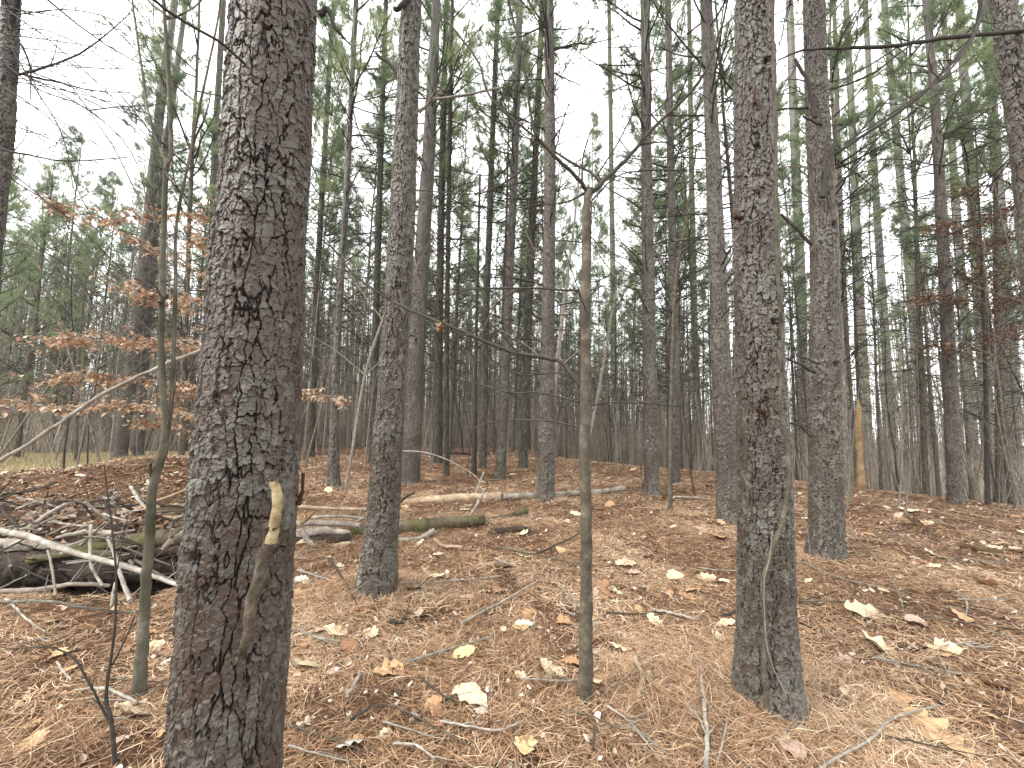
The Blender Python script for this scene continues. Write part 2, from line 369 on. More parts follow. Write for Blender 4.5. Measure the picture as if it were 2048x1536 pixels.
# ------------------------------------------------------------------ twigs, crowns
def wander(p, d, L, n, bend=.15, up=0.0, r=random):
    p = Vector(p); d = Vector(d).normalized(); pts = [p.copy()]
    for _ in range(n):
        d = (d + Vector((r.uniform(-bend, bend), r.uniform(-bend, bend), r.uniform(-bend, bend) + up))).normalized()
        p = p + d * (L / n); pts.append(p.copy())
    return pts
def side_dir(d, spread, r=random):
    d = Vector(d).normalized(); a = Vector((0, 0, 1)) if abs(d.z) < .9 else Vector((1, 0, 0))
    n = d.cross(a).normalized(); n.rotate(Matrix.Rotation(r.uniform(0, 2 * math.pi), 3, d))
    return (d * math.cos(spread) + n * math.sin(spread)).normalized()
def limb(mb, p, d, L, r0, nt, r=random, seg=4, mi=0, depth=1, bend=.16, up=.02, tips=None, twl=.45, n=6):
    pts = wander(p, d, L, n, bend, up, r)
    mb.tube(pts, np.linspace(r0, r0 * .3, len(pts)), seg, mi, cap=False)
    if tips is not None: tips.append((pts[-1], (pts[-1] - pts[-2]).normalized()))
    if depth > 0:
        for _ in range(nt):
            t = r.uniform(.2, .97); i = min(len(pts) - 2, int(t * (len(pts) - 1))); f = t * (len(pts) - 1) - i
            q = pts[i].lerp(pts[i + 1], f); dd = side_dir(pts[i + 1] - pts[i], r.uniform(.5, 1.0), r)
            limb(mb, q, dd, L * twl * (1.15 - t) * r.uniform(.6, 1.2), r0 * .45, max(1, nt // 2), r, 3, mi, depth - 1, bend, up, tips, twl, 3)
def tuft(acc, p, d, L, n, w, r, tint):
    """bundle of needles: numpy arrays appended to acc"""
    d = np.array(d); p = np.array(p)
    v = r.normal(size=(n, 3)) * .62 + d * 1.0; v /= np.linalg.norm(v, axis=1)[:, None]
    s = p - d * L * .45 * r.random((n, 1)); ln = L * (.7 + .5 * r.random((n, 1)))
    sd_ = np.cross(v, r.normal(size=(n, 3))); sd_ /= np.linalg.norm(sd_, axis=1)[:, None] + 1e-9
    V = np.stack([s - sd_ * w, s + sd_ * w, s + v * ln], 1); acc.append((V.reshape(-1, 3), np.full(n * 3, tint)))
def flush(mb, acc, mi):
    V = np.concatenate([a[0] for a in acc]); T = np.concatenate([a[1] for a in acc]); F = np.arange(len(V)).reshape(-1, 3)
    mb.add(V, F, T, mi)
def crown_data(seed, H=17.0, c0=.53, dead0=.17, ndead=46, nlimb=26, spread=2.0, leader=True, nn=21, rt=.1, wn=.0052):
    r = random.Random(seed); nr = np.random.default_rng(seed); mb = MB()
    for k in range(ndead):
        z = H * (dead0 + (c0 + .06 - dead0) * (k + r.random()) / ndead) ; a = r.uniform(0, 2 * math.pi); e = r.uniform(-.15, .75)
        L = r.uniform(.5, 1.35) * (1 + 1.3 * (z / H)) ; 
        limb(mb, (0, 0, z), (math.cos(a), math.sin(a), e), L, r.uniform(.008, .015) * (1 + z / H), r.randint(4, 7), r, 4, 0, 2 if k % 2 else 1, .16, .02)
    acc = []
    for k in range(nlimb):
        t = (k + r.random()) / nlimb; z = H * (c0 + (1 - c0) * t * .97); a = r.uniform(0, 2 * math.pi)
        L = spread * (1.05 - .75 * t) * r.uniform(.6, 1.15); tips = []
        limb(mb, (0, 0, z), (math.cos(a), math.sin(a), .35 + .7 * t + r.uniform(-.1, .2)), L, .012 + .016 * (1 - t), r.randint(4, 6), r, 4, 0, 1, .14, .06, tips, .5)
        tone = r.uniform(.15, .75)
        for (p, d) in tips:
            for q in range(4):
                pp = p - d * q * .16 + Vector((r.uniform(-.1, .1), r.uniform(-.1, .1), r.uniform(-.07, .07))) * q
                dd = (d + Vector((0, 0, .45)) + Vector((r.uniform(-.3, .3), r.uniform(-.3, .3), 0))).normalized()
                tuft(acc, pp, dd, r.uniform(.18, .28), nn, wn, nr, min(1, max(0, tone + r.uniform(-.2, .25))))
    tuft(acc, (0, 0, H), (0, 0, 1), .25, nn, wn, nr, .6)
    flush(mb, acc, 1)
    if leader is not None and leader: pass
    return mb
CR = [crown_data(11), crown_data(12, 16.5, .48), crown_data(13, 18, .56, ndead=56), crown_data(14, 17, .5, nlimb=30, spread=1.8), crown_data(15, 17.5, .46, dead0=.12, ndead=56, spread=2.2), crown_data(16, 16, .5, spread=1.6, nlimb=22)]
CRM = [m_.mesh('crown', [TWIG_DARK, NEEDLE], False) for m_ in CR]
BUSHY = [crown_data(21, 12, .25, .1, 20, 36, 2.6, nn=16, wn=.005), crown_data(22, 10, .22, .08, 20, 34, 2.3, nn=16, wn=.005)]
BUSHM = [m_.mesh('crown', [TWIG_DARK, NEEDLE], False) for m_ in BUSHY]
HIGH = [crown_data(31, 19, .55, .5, 6, 26, 2.2, nn=14)]
def crown_on(axis_z, axis_x, axis_y, idx, H, seed, src=CR, cut=0.0):
    """a crown whose limbs follow a leaning, curved trunk (all local to the tree's base)"""
    mb = src[idx]; V = np.concatenate(mb.V).copy(); h0 = max(V[:, 2].max(), 1)
    V[:, 2] *= H / h0
    a = seed * 1.7; c, s_ = math.cos(a), math.sin(a); x = V[:, 0] * c - V[:, 1] * s_; y = V[:, 0] * s_ + V[:, 1] * c
    V[:, 0] = x + np.interp(V[:, 2], axis_z, axis_x); V[:, 1] = y + np.interp(V[:, 2], axis_z, axis_y)
    nb = MB(); nb.V = [V]; F = np.concatenate(mb.F); M = np.concatenate(mb.M)
    if cut > 0:
        keep = V[F[:, 0], 2] > cut; F = F[keep]; M = M[keep]
    nb.F = [F]; nb.M = [M]; nb.T = [np.concatenate(mb.T)]
    return nb.mesh('crown', [TWIG_DARK, NEEDLE], False)

# ------------------------------------------------------------------ the ground
def fcol(px): return 1.0
base_T2 = ground(1532, 1400); base_T3 = ground(755, 1178)
mc = at(240, 1000, 6.6)
MOUNDS += [(base_T3.x - .05, base_T3.y - .22, .13, .45), (base_T2.x - .25, base_T2.y - .12, .06, .35), (base_T2.x + .1, base_T2.y + .1, .05, .4)]
MOUNDS += [(mc.x + .6, mc.y + .1, .62, 1.35), (mc.x - 1.5, mc.y - .2, .35, 1.3)]
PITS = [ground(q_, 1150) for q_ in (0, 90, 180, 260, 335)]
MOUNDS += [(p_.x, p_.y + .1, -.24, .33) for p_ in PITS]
def shaded_soil(x, y):  # bare pit earth, masked for the painted darkness beneath the tangle
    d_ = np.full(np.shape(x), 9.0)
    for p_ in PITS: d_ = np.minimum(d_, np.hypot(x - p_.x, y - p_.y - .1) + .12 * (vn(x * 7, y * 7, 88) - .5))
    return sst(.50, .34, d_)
na, nr_ = 520, 300
A = np.linspace(0, 2 * math.pi, na, endpoint=False); rr = .15 * (900 / .15) ** (np.arange(nr_) / (nr_ - 1.0))
# finer spacing close to the viewer
rr = np.concatenate([np.linspace(.2, 12, 230), 12 * (300 / 12.) ** (np.arange(1, 71) / 70.)])
RRg, AAg = np.meshgrid(rr, A, indexing='ij'); X = RRg * np.sin(AAg); Y = RRg * np.cos(AAg); Zg = G(X, Y)
V = np.stack([X, Y, Zg], 2).reshape(-1, 3); n = len(rr)
i, j = np.meshgrid(np.arange(n - 1), np.arange(na), indexing='ij'); i = i.ravel(); j = j.ravel(); j2 = (j + 1) % na
F = np.stack([i * na + j, (i + 1) * na + j, (i + 1) * na + j2, i * na + j2], 1)
cl0 = at(60, 900, 13)
def clearing(x, y):
    return sst(1.25, .7, np.sqrt(((x - cl0.x + 2) / 8.5) ** 2 + ((y - cl0.y) / 5) ** 2) + .35 * fbm(x * .5, y * .5, 77, 3))
V_all_min = V[:, 2].min()
me = mesh_np('ground', V, F, GROUND, {'clearing': clearing(V[:, 0], V[:, 1]), 'shaded_soil': shaded_soil(V[:, 0], V[:, 1])}, True)
c0 = len(me.vertices)
tag(link('ground', me), kind='structure')

# ------------------------------------------------------------------ needle carpet and litter
def wedge(n, r0, r1, half=R(62)):
    a = rng.uniform(-half, half, n); r = np.sqrt(rng.uniform(r0 * r0, r1 * r1, n)); return r * np.sin(a), r * np.cos(a), r
def straw(parts):
    VV = []; FF = []; TT = []; base = 0
    for (x, y, L, w, lift, steep, pieces) in parts:
        kk = (shaded_soil(x, y) < .4 + .5 * rng.random(len(x)) ** 6) & (rng.random(len(x)) > .85 * sst(.60, .78, vn(x * 2.3, y * 2.3, 91) * .65 + .35 * vn(x * 7, y * 7, 92))); x = x[kk]; y = y[kk]; n = len(x); a = rng.uniform(0, 2 * math.pi, n)
        # needles lie in loose swirls, not evenly at random
        a = a * .6 + 2.6 * vn(x * 2.2, y * 2.2, 55) * math.pi * .9
        ln = L * rng.uniform(.5, 1.1, n); ct = np.stack([np.cos(a), np.sin(a), rng.normal(0, steep, n)], 1)
        sd_ = np.stack([-np.sin(a), np.cos(a), rng.normal(0, .25, n)], 1); cur = rng.normal(0, .10, n)[:, None] * ln[:, None]
        z = G(x, y) + lift * rng.random(n) ** 1.4 + .002
        p = np.stack([x, y, z], 1); d = ct * ln[:, None]
        p0 = p - d / 2; p1 = p + sd_ * cur + np.array([0, 0, .004]); p2 = p + d / 2
        # keep the ends from diving far below the ground
        for q in (p0, p2): q[:, 2] = np.maximum(q[:, 2], G(q[:, 0], q[:, 1]) + .001)
        ww = w * rng.uniform(.7, 1.2, n)[:, None]; tint = np.clip(rng.normal(.5, .27, n) + .5 * (vn(x * 1.5, y * 1.5, 66) - .5) - .18 * (rng.random(n) < .3), 0, 1)
        if pieces == 2:
            V = np.stack([p0 - sd_ * ww * .6, p0 + sd_ * ww * .6, p1 - sd_ * ww, p1 + sd_ * ww, p2 - sd_ * ww * .3, p2 + sd_ * ww * .3], 1); k = 6
            b0 = base + np.arange(n)[:, None] * 6; F = np.concatenate([b0 + [0, 1, 3, 2], b0 + [2, 3, 5, 4]])
        else:
            V = np.stack([p0 - sd_ * ww, p0 + sd_ * ww, p2 + sd_ * ww * .4, p2 - sd_ * ww * .4], 1); k = 4
            b0 = base + np.arange(n)[:, None] * 4; F = b0 + [0, 1, 2, 3]
        VV.append(V.reshape(-1, 3)); FF.append(F); TT.append(np.repeat(tint, k)); base += n * k
    return np.concatenate(VV), np.concatenate(FF), np.concatenate(TT)
parts = []
x, y, r = wedge(60000, 1.0, 3.0); parts.append((x, y, .15, .0012, .03, .14, 2))
x, y, r = wedge(120000, 3.0, 6.5); parts.append((x, y, .15, .0018, .032, .14, 2))
x, y, r = wedge(120000, 6.5, 16); k_ = clearing(x, y) < .5; parts.append((x[k_], y[k_], .18, .0036, .035, .16, 1))
for (mx, my, h, s) in MOUNDS[:3]:
    n = 9000; x = mx + rng.normal(0, s * .75, n); y = my + rng.normal(0, s * .6, n); parts.append((x, y, .16, .0011, .05, .25, 2))
for _ in range(150):                      # tousled clumps
    x0, y0, _r = wedge(1, 1.6, 9); n = 260; s = rng.uniform(.06, .2)
    parts.append((x0 + rng.normal(0, s, n), y0 + rng.normal(0, s, n), .15, .0012, .06, .35, 2))
V, F, T = straw(parts)
tag(link('pine_straw', mesh_np('pine_straw', V, F, STRAW, {'tint': T})), 'rust brown pine needles carpeting the forest floor', 'pine straw', kind='stuff')
def flakes(n, r0, r1, s0, s1, sel=None):
    x, y, r = wedge(n, r0, r1)
    if sel is not None: k = sel(x, y); x = x[k]; y = y[k]; n = len(x)
    s = rng.uniform(s0, s1, n) ; nv = 6; a = rng.uniform(0, 6.28, n)[:, None] + np.arange(nv)[None] * 2 * math.pi / nv
    rad = s[:, None] * rng.uniform(.35, 1.0, (n, nv)); el = rng.uniform(.45, 1, n)[:, None]
    lx = rad * np.cos(a); ly = rad * np.sin(a) * el; th = rng.uniform(0, 6.28, n)[:, None]
    gx = lx * np.cos(th) - ly * np.sin(th); gy = lx * np.sin(th) + ly * np.cos(th)
    tilt = rng.normal(0, .35, (n, 2)); lz = gx * tilt[:, :1] + gy * tilt[:, 1:] + (lx ** 2 / s[:, None]) * rng.uniform(-.4, .9, (n, 1)); lz -= lz.min(1)[:, None]
    z = G(x, y)[:, None] + lz + .004 + .018 * rng.random((n, 1))
    V = np.stack([x[:, None] + gx, y[:, None] + gy, z], 2)
    c = V.mean(1, keepdims=True); c[:, :, 2] += (rng.normal(0, .2, n) * s)[:, None]
    V = np.concatenate([V, c], 1); b0 = (np.arange(n) * 7)[:, None]
    F = np.concatenate([b0 + [k, (k + 1) % 6, 6] for k in range(6)])
    t = rng.random(n); t = np.where(rng.random(n) < .45, t * .55, t); return V.reshape(-1, 3), F, np.repeat(t, 7)
FV = []; FF_ = []; FT = []; nb = 0
mnd = lambda x, y: (G(x, y) > .16) & (x < -3)
for a in ((9500, 1.2, 4, .006, .026, None), (14000, 4, 10, .01, .034, None), (11000, 10, 24, .02, .06, None), (26000, 4, 11, .02, .05, mnd)):
    V, F, T = flakes(*a); FV.append(V); FF_.append(F + nb); FT.append(T); nb += len(V)
tag(link('leaf_litter', mesh_np('leaf_litter', np.concatenate(FV), np.concatenate(FF_), FLAKE, {'tint': np.concatenate(FT)})), 'small crumpled leaf fragments strewn over the needles', 'leaf litter', kind='stuff')
# tufts of pale dry grass in the clearing
x = cl0.x - 2 + rng.normal(0, 5, 60000); y = cl0.y + rng.normal(0, 3.4, 60000); k_ = (clearing(x, y) > .3) & (np.hypot(x, y) > 8); x = x[k_]; y = y[k_]; n = len(x)
z = G(x, y); a = rng.uniform(0, 6.28, n); hgt = rng.uniform(.04, .16, n); lean = rng.normal(0, .06, (n, 2))
V = np.stack([np.stack([x - np.cos(a) * .006, y - np.sin(a) * .006, z], 1), np.stack([x + np.cos(a) * .006, y + np.sin(a) * .006, z], 1), np.stack([x + lean[:, 0], y + lean[:, 1], z + hgt], 1)], 1).reshape(-1, 3)
GRASS = tinted('dry_grass', [(0, (.2, .15, .08)), (.5, (.4, .32, .18)), (.8, (.5, .43, .27)), (1, (.22, .26, .1))])
tag(link('dry_grass', mesh_np('dry_grass', V, np.arange(len(V)).reshape(-1, 3), GRASS, {'tint': np.repeat(rng.random(n), 3)})), 'pale dry grass over the open clearing', 'grass', kind='stuff')

# ------------------------------------------------------------------ traced pines
def px_radius(w, px, Y):                 # radius of a trunk w photo pixels wide at depth Y
    t = (px - 1024) / FPX; zc = Y / math.cos(PITCH) ; return w * Y / FPX / 2 / math.sqrt(1 + t * t) 
def axis_of(pts, Y=None, H=18.0, base=None):
    """pts: (px, py, width) from the foot up; returns base, world points, radii"""
    if base is None: base = ground(pts[0][0], pts[0][1]) if Y is None else at(pts[0][0], pts[0][1], Y)
    Y = base.y; P = [base.copy()]; rd = [px_radius(pts[0][2], pts[0][0], Y)]
    for (a, b, w) in pts[1:]:
        P.append(at(a, b, Y)); rd.append(px_radius(w, a, Y))
    d = (P[-1] - P[-2]).normalized(); d = (d + Vector((0, 0, 1.2))).normalized(); top = base.z + H
    rl = rd[-1]; z = P[-1].z
    if z < top:
        d = d / d.z; h = top - z
        for t in (.25, .5, .75, 1.0): P.append(P[len(pts) - 1] + d * (h * t)); rd.append(rl * (1 - .88 * t))
    return base, P, rd
PINES_XY = []
def pine(pts, label, ns, dz, zf, m, seed, k=1.0, H=18, crown=0, Y=None, butt=.25, cut=0, cat='pine tree', knots=(), name='pine_tree', group=None, src=CR, base=None):
    base, P, rd = axis_of(pts, Y, H, base)
    if Y is not None and base.z != gz(base.x, base.y):
        g = gz(base.x, base.y); base = Vector((base.x, base.y, g)); P[0] = base.copy()
        if len(P) > 1 and P[1].z <= g + .05: P.pop(1); rd.pop(1)
    e = empty(name, base, label, cat, group)
    link('trunk', trunk_mesh('trunk', base, P, rd, ns, dz, zf, m, seed, k, butt, knots), e)
    az = [p.z - base.z for p in P]; axx = [p.x - base.x for p in P]; ayy = [p.y - base.y for p in P]
    if crown is not None: link('crown', crown_on(az, axx, ayy, crown, H, seed, src, cut), e)
    PINES_XY.append((base.x, base.y)); e['_'] = 0; del e['_']
    return e, base, P, rd
def add_limb(e, base, pts, Y, w, mt=TWIG_DARK, name='branch', seg=8, twigs=0, tl=.4, Y1=None, seed=1, rough=.12, endf=None):
    """branch through photo pixels at depth Y (running to Y1), widths w0..w1 in photo pixels"""
    Y1 = Y if Y1 is None else Y1; n = len(pts); W3 = [at(p[0], p[1], Y + (Y1 - Y) * i / (n - 1)) for i, p in enumerate(pts)]
    w0, w1 = w; rd = [px_radius(w0 + (w1 - w0) * i / (n - 1), pts[i][0], W3[i].y) for i in range(n)]
    P, r_ = smooth_path(local(W3, base), rd, 5); r = random.Random(seed)
    P = P + np.array([[r.uniform(-1, 1), r.uniform(-1, 1), r.uniform(-1, 1)] for _ in P]) * r_[:, None] * (.08 if name == 'splintered_end' else .35)
    mb = MB(); mb.tube(P, r_, seg, 0, True, rough)
    for _ in range(twigs):
        t = r.uniform(.15, 1); i_ = min(len(P) - 2, int(t * (len(P) - 1))); dd = side_dir(Vector(P[i_ + 1] - P[i_]), r.uniform(.5, 1.1), r)
        limb(mb, Vector(P[i_]), dd, tl * r.uniform(.4, 1.1), r_[i_] * .5, r.randint(1, 4), r, 4, 0, 1, .2, .03)
    return link(name, mb.mesh(name, mt), e)

# the four nearest trunks
T1p = [(440, 1838, 225), (457, 1536, 208), (469, 1300, 212), (492, 1000, 202), (511, 700, 188), (531, 400, 178), (542, 200, 176), (553, 0, 176)]
b1 = at(440, 1838, 1.15); b1.z = gz(b1.x, b1.y)
e1, b1, P1, r1 = pine(T1p, 'thick near pine with dark red flaking bark and a snapped branch stub low down', 420, .0032, 3.4, BARK1, 101, 1.0, 19, 0, base=b1, cut=8, src=HIGH, butt=.15,
                      knots=[(.71, 1.13, .06, .012)])
e2, b2, P2, r2 = pine([(1534, 1400, 126), (1532, 1250, 116), (1528, 1000, 108), (1517, 700, 102), (1509, 400, 93), (1508, 0, 80)], 'tall scaly pine with a dry vine climbing its foot', 260, .005, 4.6, BARK2, 102, 1.0, 18, 0, cut=8, src=HIGH, butt=.2,
                      knots=[(.75, 1.95, .05, .02), (.68, 2.95, .05, .02), (.74, 3.45, .06, .022), (.8, 2.2, .04, .015)])
e3, b3, P3, r3 = pine([(753, 1178, 74), (766, 1050, 62), (782, 800, 56), (795, 600, 53), (806, 400, 50), (815, 200, 44), (824, 0, 40)], 'leaning pine rising from a hummock of needles beside the dark fallen log', 190, .0075, 6.5, BARK2, 103, 1.15, 18, 2, cut=7, butt=.22, src=HIGH and CR)
e4, b4, P4, r4 = pine([(1652, 1112, 74), (1653, 1000, 67), (1650, 800, 67), (1651, 600, 61), (1643, 400, 54), (1633, 200, 47), (1628, 0, 46)], 'pine with many broken limb stubs and a dark wound high on its trunk', 170, .009, 7.5, BARK2, 104, 1.2, 18, 3, cut=7.5, butt=.18,
                      knots=[(.75, 2.2, .09, .03), (.75, 1.3, .05, .02), (.78, 3.9, .13, .035)])
LIMB1 = plainwood('brown_limb_bark', [(.3, (.05, .038, .027)), (.5, (.12, .096, .068)), (.7, (.25, .21, .16))], 28, bd=.012)
# limbs of the near trunks
d1 = b1.y - r1[2]
sb = add_limb(e1, b1, [(478, 1325), (490, 1285), (510, 1190), (535, 1095), (548, 1050)], b1.y - .135, (14, 38), LIMB1, 'broken_branch', 16, 0, Y1=b1.y - .175, rough=.25)
tp = add_limb(sb, b1, [(543, 1085), (552, 1030), (556, 990), (546, 964)], b1.y - .178, (25, 20), RAWWOOD, 'splintered_end', 14, rough=.12)
add_limb(e1, b1, [(640, 30), (655, 20), (672, 55), (690, 78)], b1.y - .02, (16, 5), TWIG_DARK, 'branch', 7)
add_limb(e1, b1, [(490, 128), (440, 85), (345, 28), (270, -30)], b1.y - .12, (7, 9), TWIG_DARK, 'branch', 7, Y1=b1.y - .3)
add_limb(e1, b1, [(598, 1010), (604, 980), (606, 945)], b1.y + .05, (14, 6), KNOTWOOD, 'bark_flap', 6, rough=.4)
add_limb(e3, b3, [(838, 224), (870, 200), (930, 190), (1000, 176)], b3.y, (8, 4), TWIG_GREY, 'branch', 6, 3, .25)
add_limb(e3, b3, [(802, 152), (775, 125), (752, 106)], b3.y, (8, 6), TWIG_DARK, 'branch', 6)
add_limb(e3, b3, [(815, -5), (800, 15), (788, 18)], b3.y - .1, (14, 9), TWIG_DARK, 'branch', 6)
add_limb(e3, b3, [(780, 330), (765, 315), (752, 305)], b3.y - .1, (6, 3), TWIG_DARK, 'branch', 6)
for (pp, ww, tw, yy) in [([(1648, 395), (1655, 340), (1668, 290), (1672, 240)], (16, 7), 0, -.18), ([(1650, 400), (1680, 365), (1705, 345)], (9, 6), 1, 0), ([(1668, 412), (1700, 395), (1730, 385)], (6, 3), 2, 0),
                     ([(1625, 490), (1595, 460), (1562, 428)], (9, 6), 0, -.1), ([(1668, 560), (1680, 540), (1700, 518)], (9, 4), 0, 0), ([(1632, 745), (1600, 728), (1572, 716)], (11, 5), 0, -.17),
                     ([(1640, 728), (1615, 718), (1594, 710)], (7, 4), 0, -.17), ([(1625, 875), (1600, 852), (1580, 845)], (8, 5), 1, -.05), ([(1632, 235), (1615, 165), (1590, 118)], (12, 7), 1, -.15), ([(1625, 215), (1570, 218), (1552, 220)], (6, 4), 0, 0),
                     ([(1612, 335), (1580, 333), (1556, 336)], (4, 3), 0, 0), ([(1645, 250), (1620, 240), (1606, 232)], (8, 5), 0, -.2), ([(1666, 310), (1740, 262), (1830, 200), (1900, 130), (1950, 60), (1965, -20)], (9, 12), 5, -.05),
                     ([(1660, 180), (1740, 150), (1800, 105), (1850, 70)], (6, 5), 2, 0)]:
    add_limb(e4, b4, pp, b4.y + yy, ww, TWIG_DARK if ww[0] > 4 else TWIG_GREY, 'branch', 6, tw, .35)
add_limb(e2, b2, [(1512, 205), (1508, 188), (1512, 172)], b2.y - .115, (10, 5), KNOTWOOD, 'branch_stub', 6, rough=.4)
add_limb(e2, b2, [(1484, 436), (1474, 434), (1470, 430)], b2.y - .11, (16, 10), KNOTWOOD, 'branch_stub', 6, rough=.4)
add_limb(e2, b2, [(1525, 824), (1518, 820), (1512, 814)], b2.y - .13, (14, 9), KNOTWOOD, 'branch_stub', 6, rough=.4)
# vine on the foot of the second trunk
def vine(label, pts, Y, w, mt, tw=3, seed=4, name='dry_vine', cat='vine'):
    e_base = at(pts[0][0], pts[0][1], Y); o = add_limb(None, e_base, pts, Y, w, mt, name, 6, tw, .18, seed=seed); o.location = e_base
    return tag(o, label, cat)
vine('dry brown vine running up the scaly pine from its foot', [(1534, 1415), (1527, 1330), (1530, 1240), (1526, 1170), (1545, 1100), (1568, 1030), (1578, 960), (1572, 880), (1560, 800), (1566, 700), (1556, 560), (1552, 400), (1552, 250), (1546, 120), (1548, -20)], b2.y - .18, (12, 7), SAPBARK, 12)
vine('thin second vine strand crossing the scaly pine above its foot', [(1574, 1395), (1545, 1330), (1532, 1275), (1528, 1170), (1540, 1110), (1545, 1060)], b2.y - .2, (3, 2), TWIG_GREY, 2, 8)

# mid-distance pines traced one by one
MID = [
 ([(820, 966, 36), (838, 600, 31), (858, 300, 26), (873, 0, 18)], 'stout grey pine just behind the leaning pine on the needle hummock', 1),
 ([(1092, 1000, 33), (1095, 700, 27), (1100, 400, 23), (1098, 0, 18)], 'pine whose foot stands against the long pale fallen log, a whitish sapling leaning on it', 2),
 ([(1304, 990, 29), (1297, 600, 25), (1293, 300, 21), (1290, 0, 18)], 'straight dark pine between the slender centre sapling and the twin grey stems', 3),
 ([(1457, 1042, 42), (1441, 700, 37), (1431, 450, 34), (1421, 200, 28), (1412, 0, 24)], 'brown pine standing directly behind the tall scaly pine with the vine', 0),
 ([(1350, 966, 21), (1349, 700, 18), (1341, 300, 15), (1336, 0, 12)], 'slim pine with a pale sapling growing against its front', 4),
 ([(1000, 956, 21), (1013, 700, 17), (1030, 300, 14), (1040, 0, 12)], 'slim pine leaning a little past the broken stick stuck in the log', 5),
 ([(1606, 962, 23), (1603, 600, 22), (1590, 300, 20), (1579, 0, 17)], 'pine seen in the gap between the vine-clad pine and the one with stubs', 1),
 ([(1738, 966, 27), (1720, 600, 19), (1702, 200, 16), (1692, 0, 13)], 'dark pine just beyond the orange rotten snag', 2),
 ([(1912, 1006, 35), (1902, 800, 31), (1887, 500, 26), (1870, 200, 20), (1852, 0, 16)], 'dark pine standing forward of its neighbours on the open needle slope', 3),
 ([(1855, 975, 30), (1835, 700, 26), (1805, 400, 19), (1768, 0, 14)], 'pine leaning toward the snag, behind the dark pine on the needle slope', 4),
 ([(1985, 985, 32), (1965, 700, 29), (1945, 400, 24), (1918, 0, 20)], 'pine half veiled by the russet oak leaves', 0),
 ([(2035, 1000, 36), (2018, 700, 32), (1998, 400, 27), (1970, 0, 20)], 'pine beyond the russet oak leaves, next to the frame of the view', 5),
 ([(240, 916, 28), (262, 750, 28), (290, 500, 24), (322, 200, 20), (350, 0, 15)], 'dark leaning pine behind the leafy dirt mound', 4),
 ([(276, 914, 22), (290, 700, 19), (312, 450, 16), (345, 200, 13), (372, 0, 10)], 'mossy slim pine sharing the dirt mound with a darker leaning pine', 1),
 ([(667, 972, 24), (668, 850, 17), (676, 650, 13), (692, 400, 12), (712, 0, 9)], 'mossy grey twin-stemmed tree near the pile of split logs', 5),
 ([(893, 950, 10), (893, 700, 9), (899, 300, 8), (905, 0, 6)], 'very thin straight pine right of the stout grey one', 2),
 ([(965, 936, 15), (970, 700, 13), (984, 300, 11), (996, 0, 9)], 'thin reddish pine behind the slim leaning one', 3),
 ([(1046, 935, 17), (1058, 600, 15), (1074, 250, 12), (1085, 0, 10)], 'slim brown pine in the first rank behind the centre clearing of needles', 4),
 ([(876, 926, 18), (878, 650, 15), (885, 300, 12), (893, 0, 9)], 'brown pine behind the very thin straight one', 5),
 ([(1650, 905, 14), (1648, 600, 12), (1640, 300, 10)], 'far pine hidden in part by the pine with stubs', 0),
 ([(1788, 962, 24), (1772, 700, 20), (1752, 400, 16), (1730, 0, 12)], 'pine in the rank between the snag and the needle slope pine', 1),
 ([(415, 905, 18), (420, 600, 16), (432, 250, 14), (447, 0, 12)], 'pale slim pine against bright sky behind the near dark trunk', 2),
 ([(622, 915, 14), (632, 600, 12), (652, 250, 10), (668, 0, 8)], 'pale thin pine close beside the near dark trunk', 3),
 ([(1700, 945, 17), (1692, 700, 15), (1680, 400, 12), (1668, 0, 9)], 'slim dark pine immediately before the orange rotten snag', 4),
 ([(1230, 925, 14), (1228, 700, 12), (1222, 300, 10), (1218, 0, 8)], 'thin pine in line behind the fork of the centre sapling', 5),
 ([(1395, 935, 16), (1390, 700, 14), (1382, 300, 11), (1378, 0, 9)], 'narrow pine in the gap before the brown pine', 2),
 ([(1950, 962, 24), (1935, 700, 20), (1912, 400, 17), (1885, 0, 12)], 'pine between the needle slope pine and the russet oak', 3),
 ([(745, 925, 16), (750, 700, 14), (762, 300, 11), (772, 0, 9)], 'thin pine showing past the edge of the leaning hummock pine', 0),
]
for q, (pts, lab, ci) in enumerate(MID):
    base = ground(pts[0][0], pts[0][1]); w = pts[0][2]
    ns = 84 if w > 25 else 48; dz = .02 if w > 25 else .04
    rr_ = random.Random(q); H = rr_.uniform(16, 18.5)
    pine(pts, lab, ns, dz, 8 if w > 25 else 9, BARK2 if w > 19 else BARKF, 200 + q, 1.1 if w > 25 else 1.4, H, ci, butt=.22)
# pines at the edges of the view, one each side
eL, bL, PL, rL = pine([(-75, 1120, 60), (-20, 500, 50), (8, 250, 46), (22, 0, 42)], 'pine with many long thin dead limbs, trunk cut by the frame above the log tangle', 120, .012, 8, BARK2, 301, 1.2, 18, 1, butt=.2, cut=5)
eR, bR, PR, rR = pine([(2130, 1260, 76), (2085, 700, 66), (2048, 300, 62), (2005, 0, 58)], 'pine holding a long dark drooping limb, its trunk cut by the frame', 150, .01, 7, BARK2, 302, 1.2, 18, 4, butt=.2, cut=6)
for (pp, ww, tw) in [([(2048, 62), (1900, 76), (1780, 92), (1690, 96), (1610, 100), (1556, 120)], (15, 4), 8), ([(1985, -20), (1968, 20), (1945, 75), (1895, 145), (1800, 215), (1690, 285)], (13, 4), 8),
                     ([(1800, 90), (1740, 130), (1650, 182)], (7, 3), 3), ([(2040, 300), (1960, 322), (1880, 330), (1800, 318), (1735, 322)], (5, 3), 5)]:
    add_limb(eR, bR, pp, bR.y - .1, ww, TWIG_DARK, 'branch', 7, tw, .5, Y1=bR.y - .5, seed=int(ww[0] * 7))
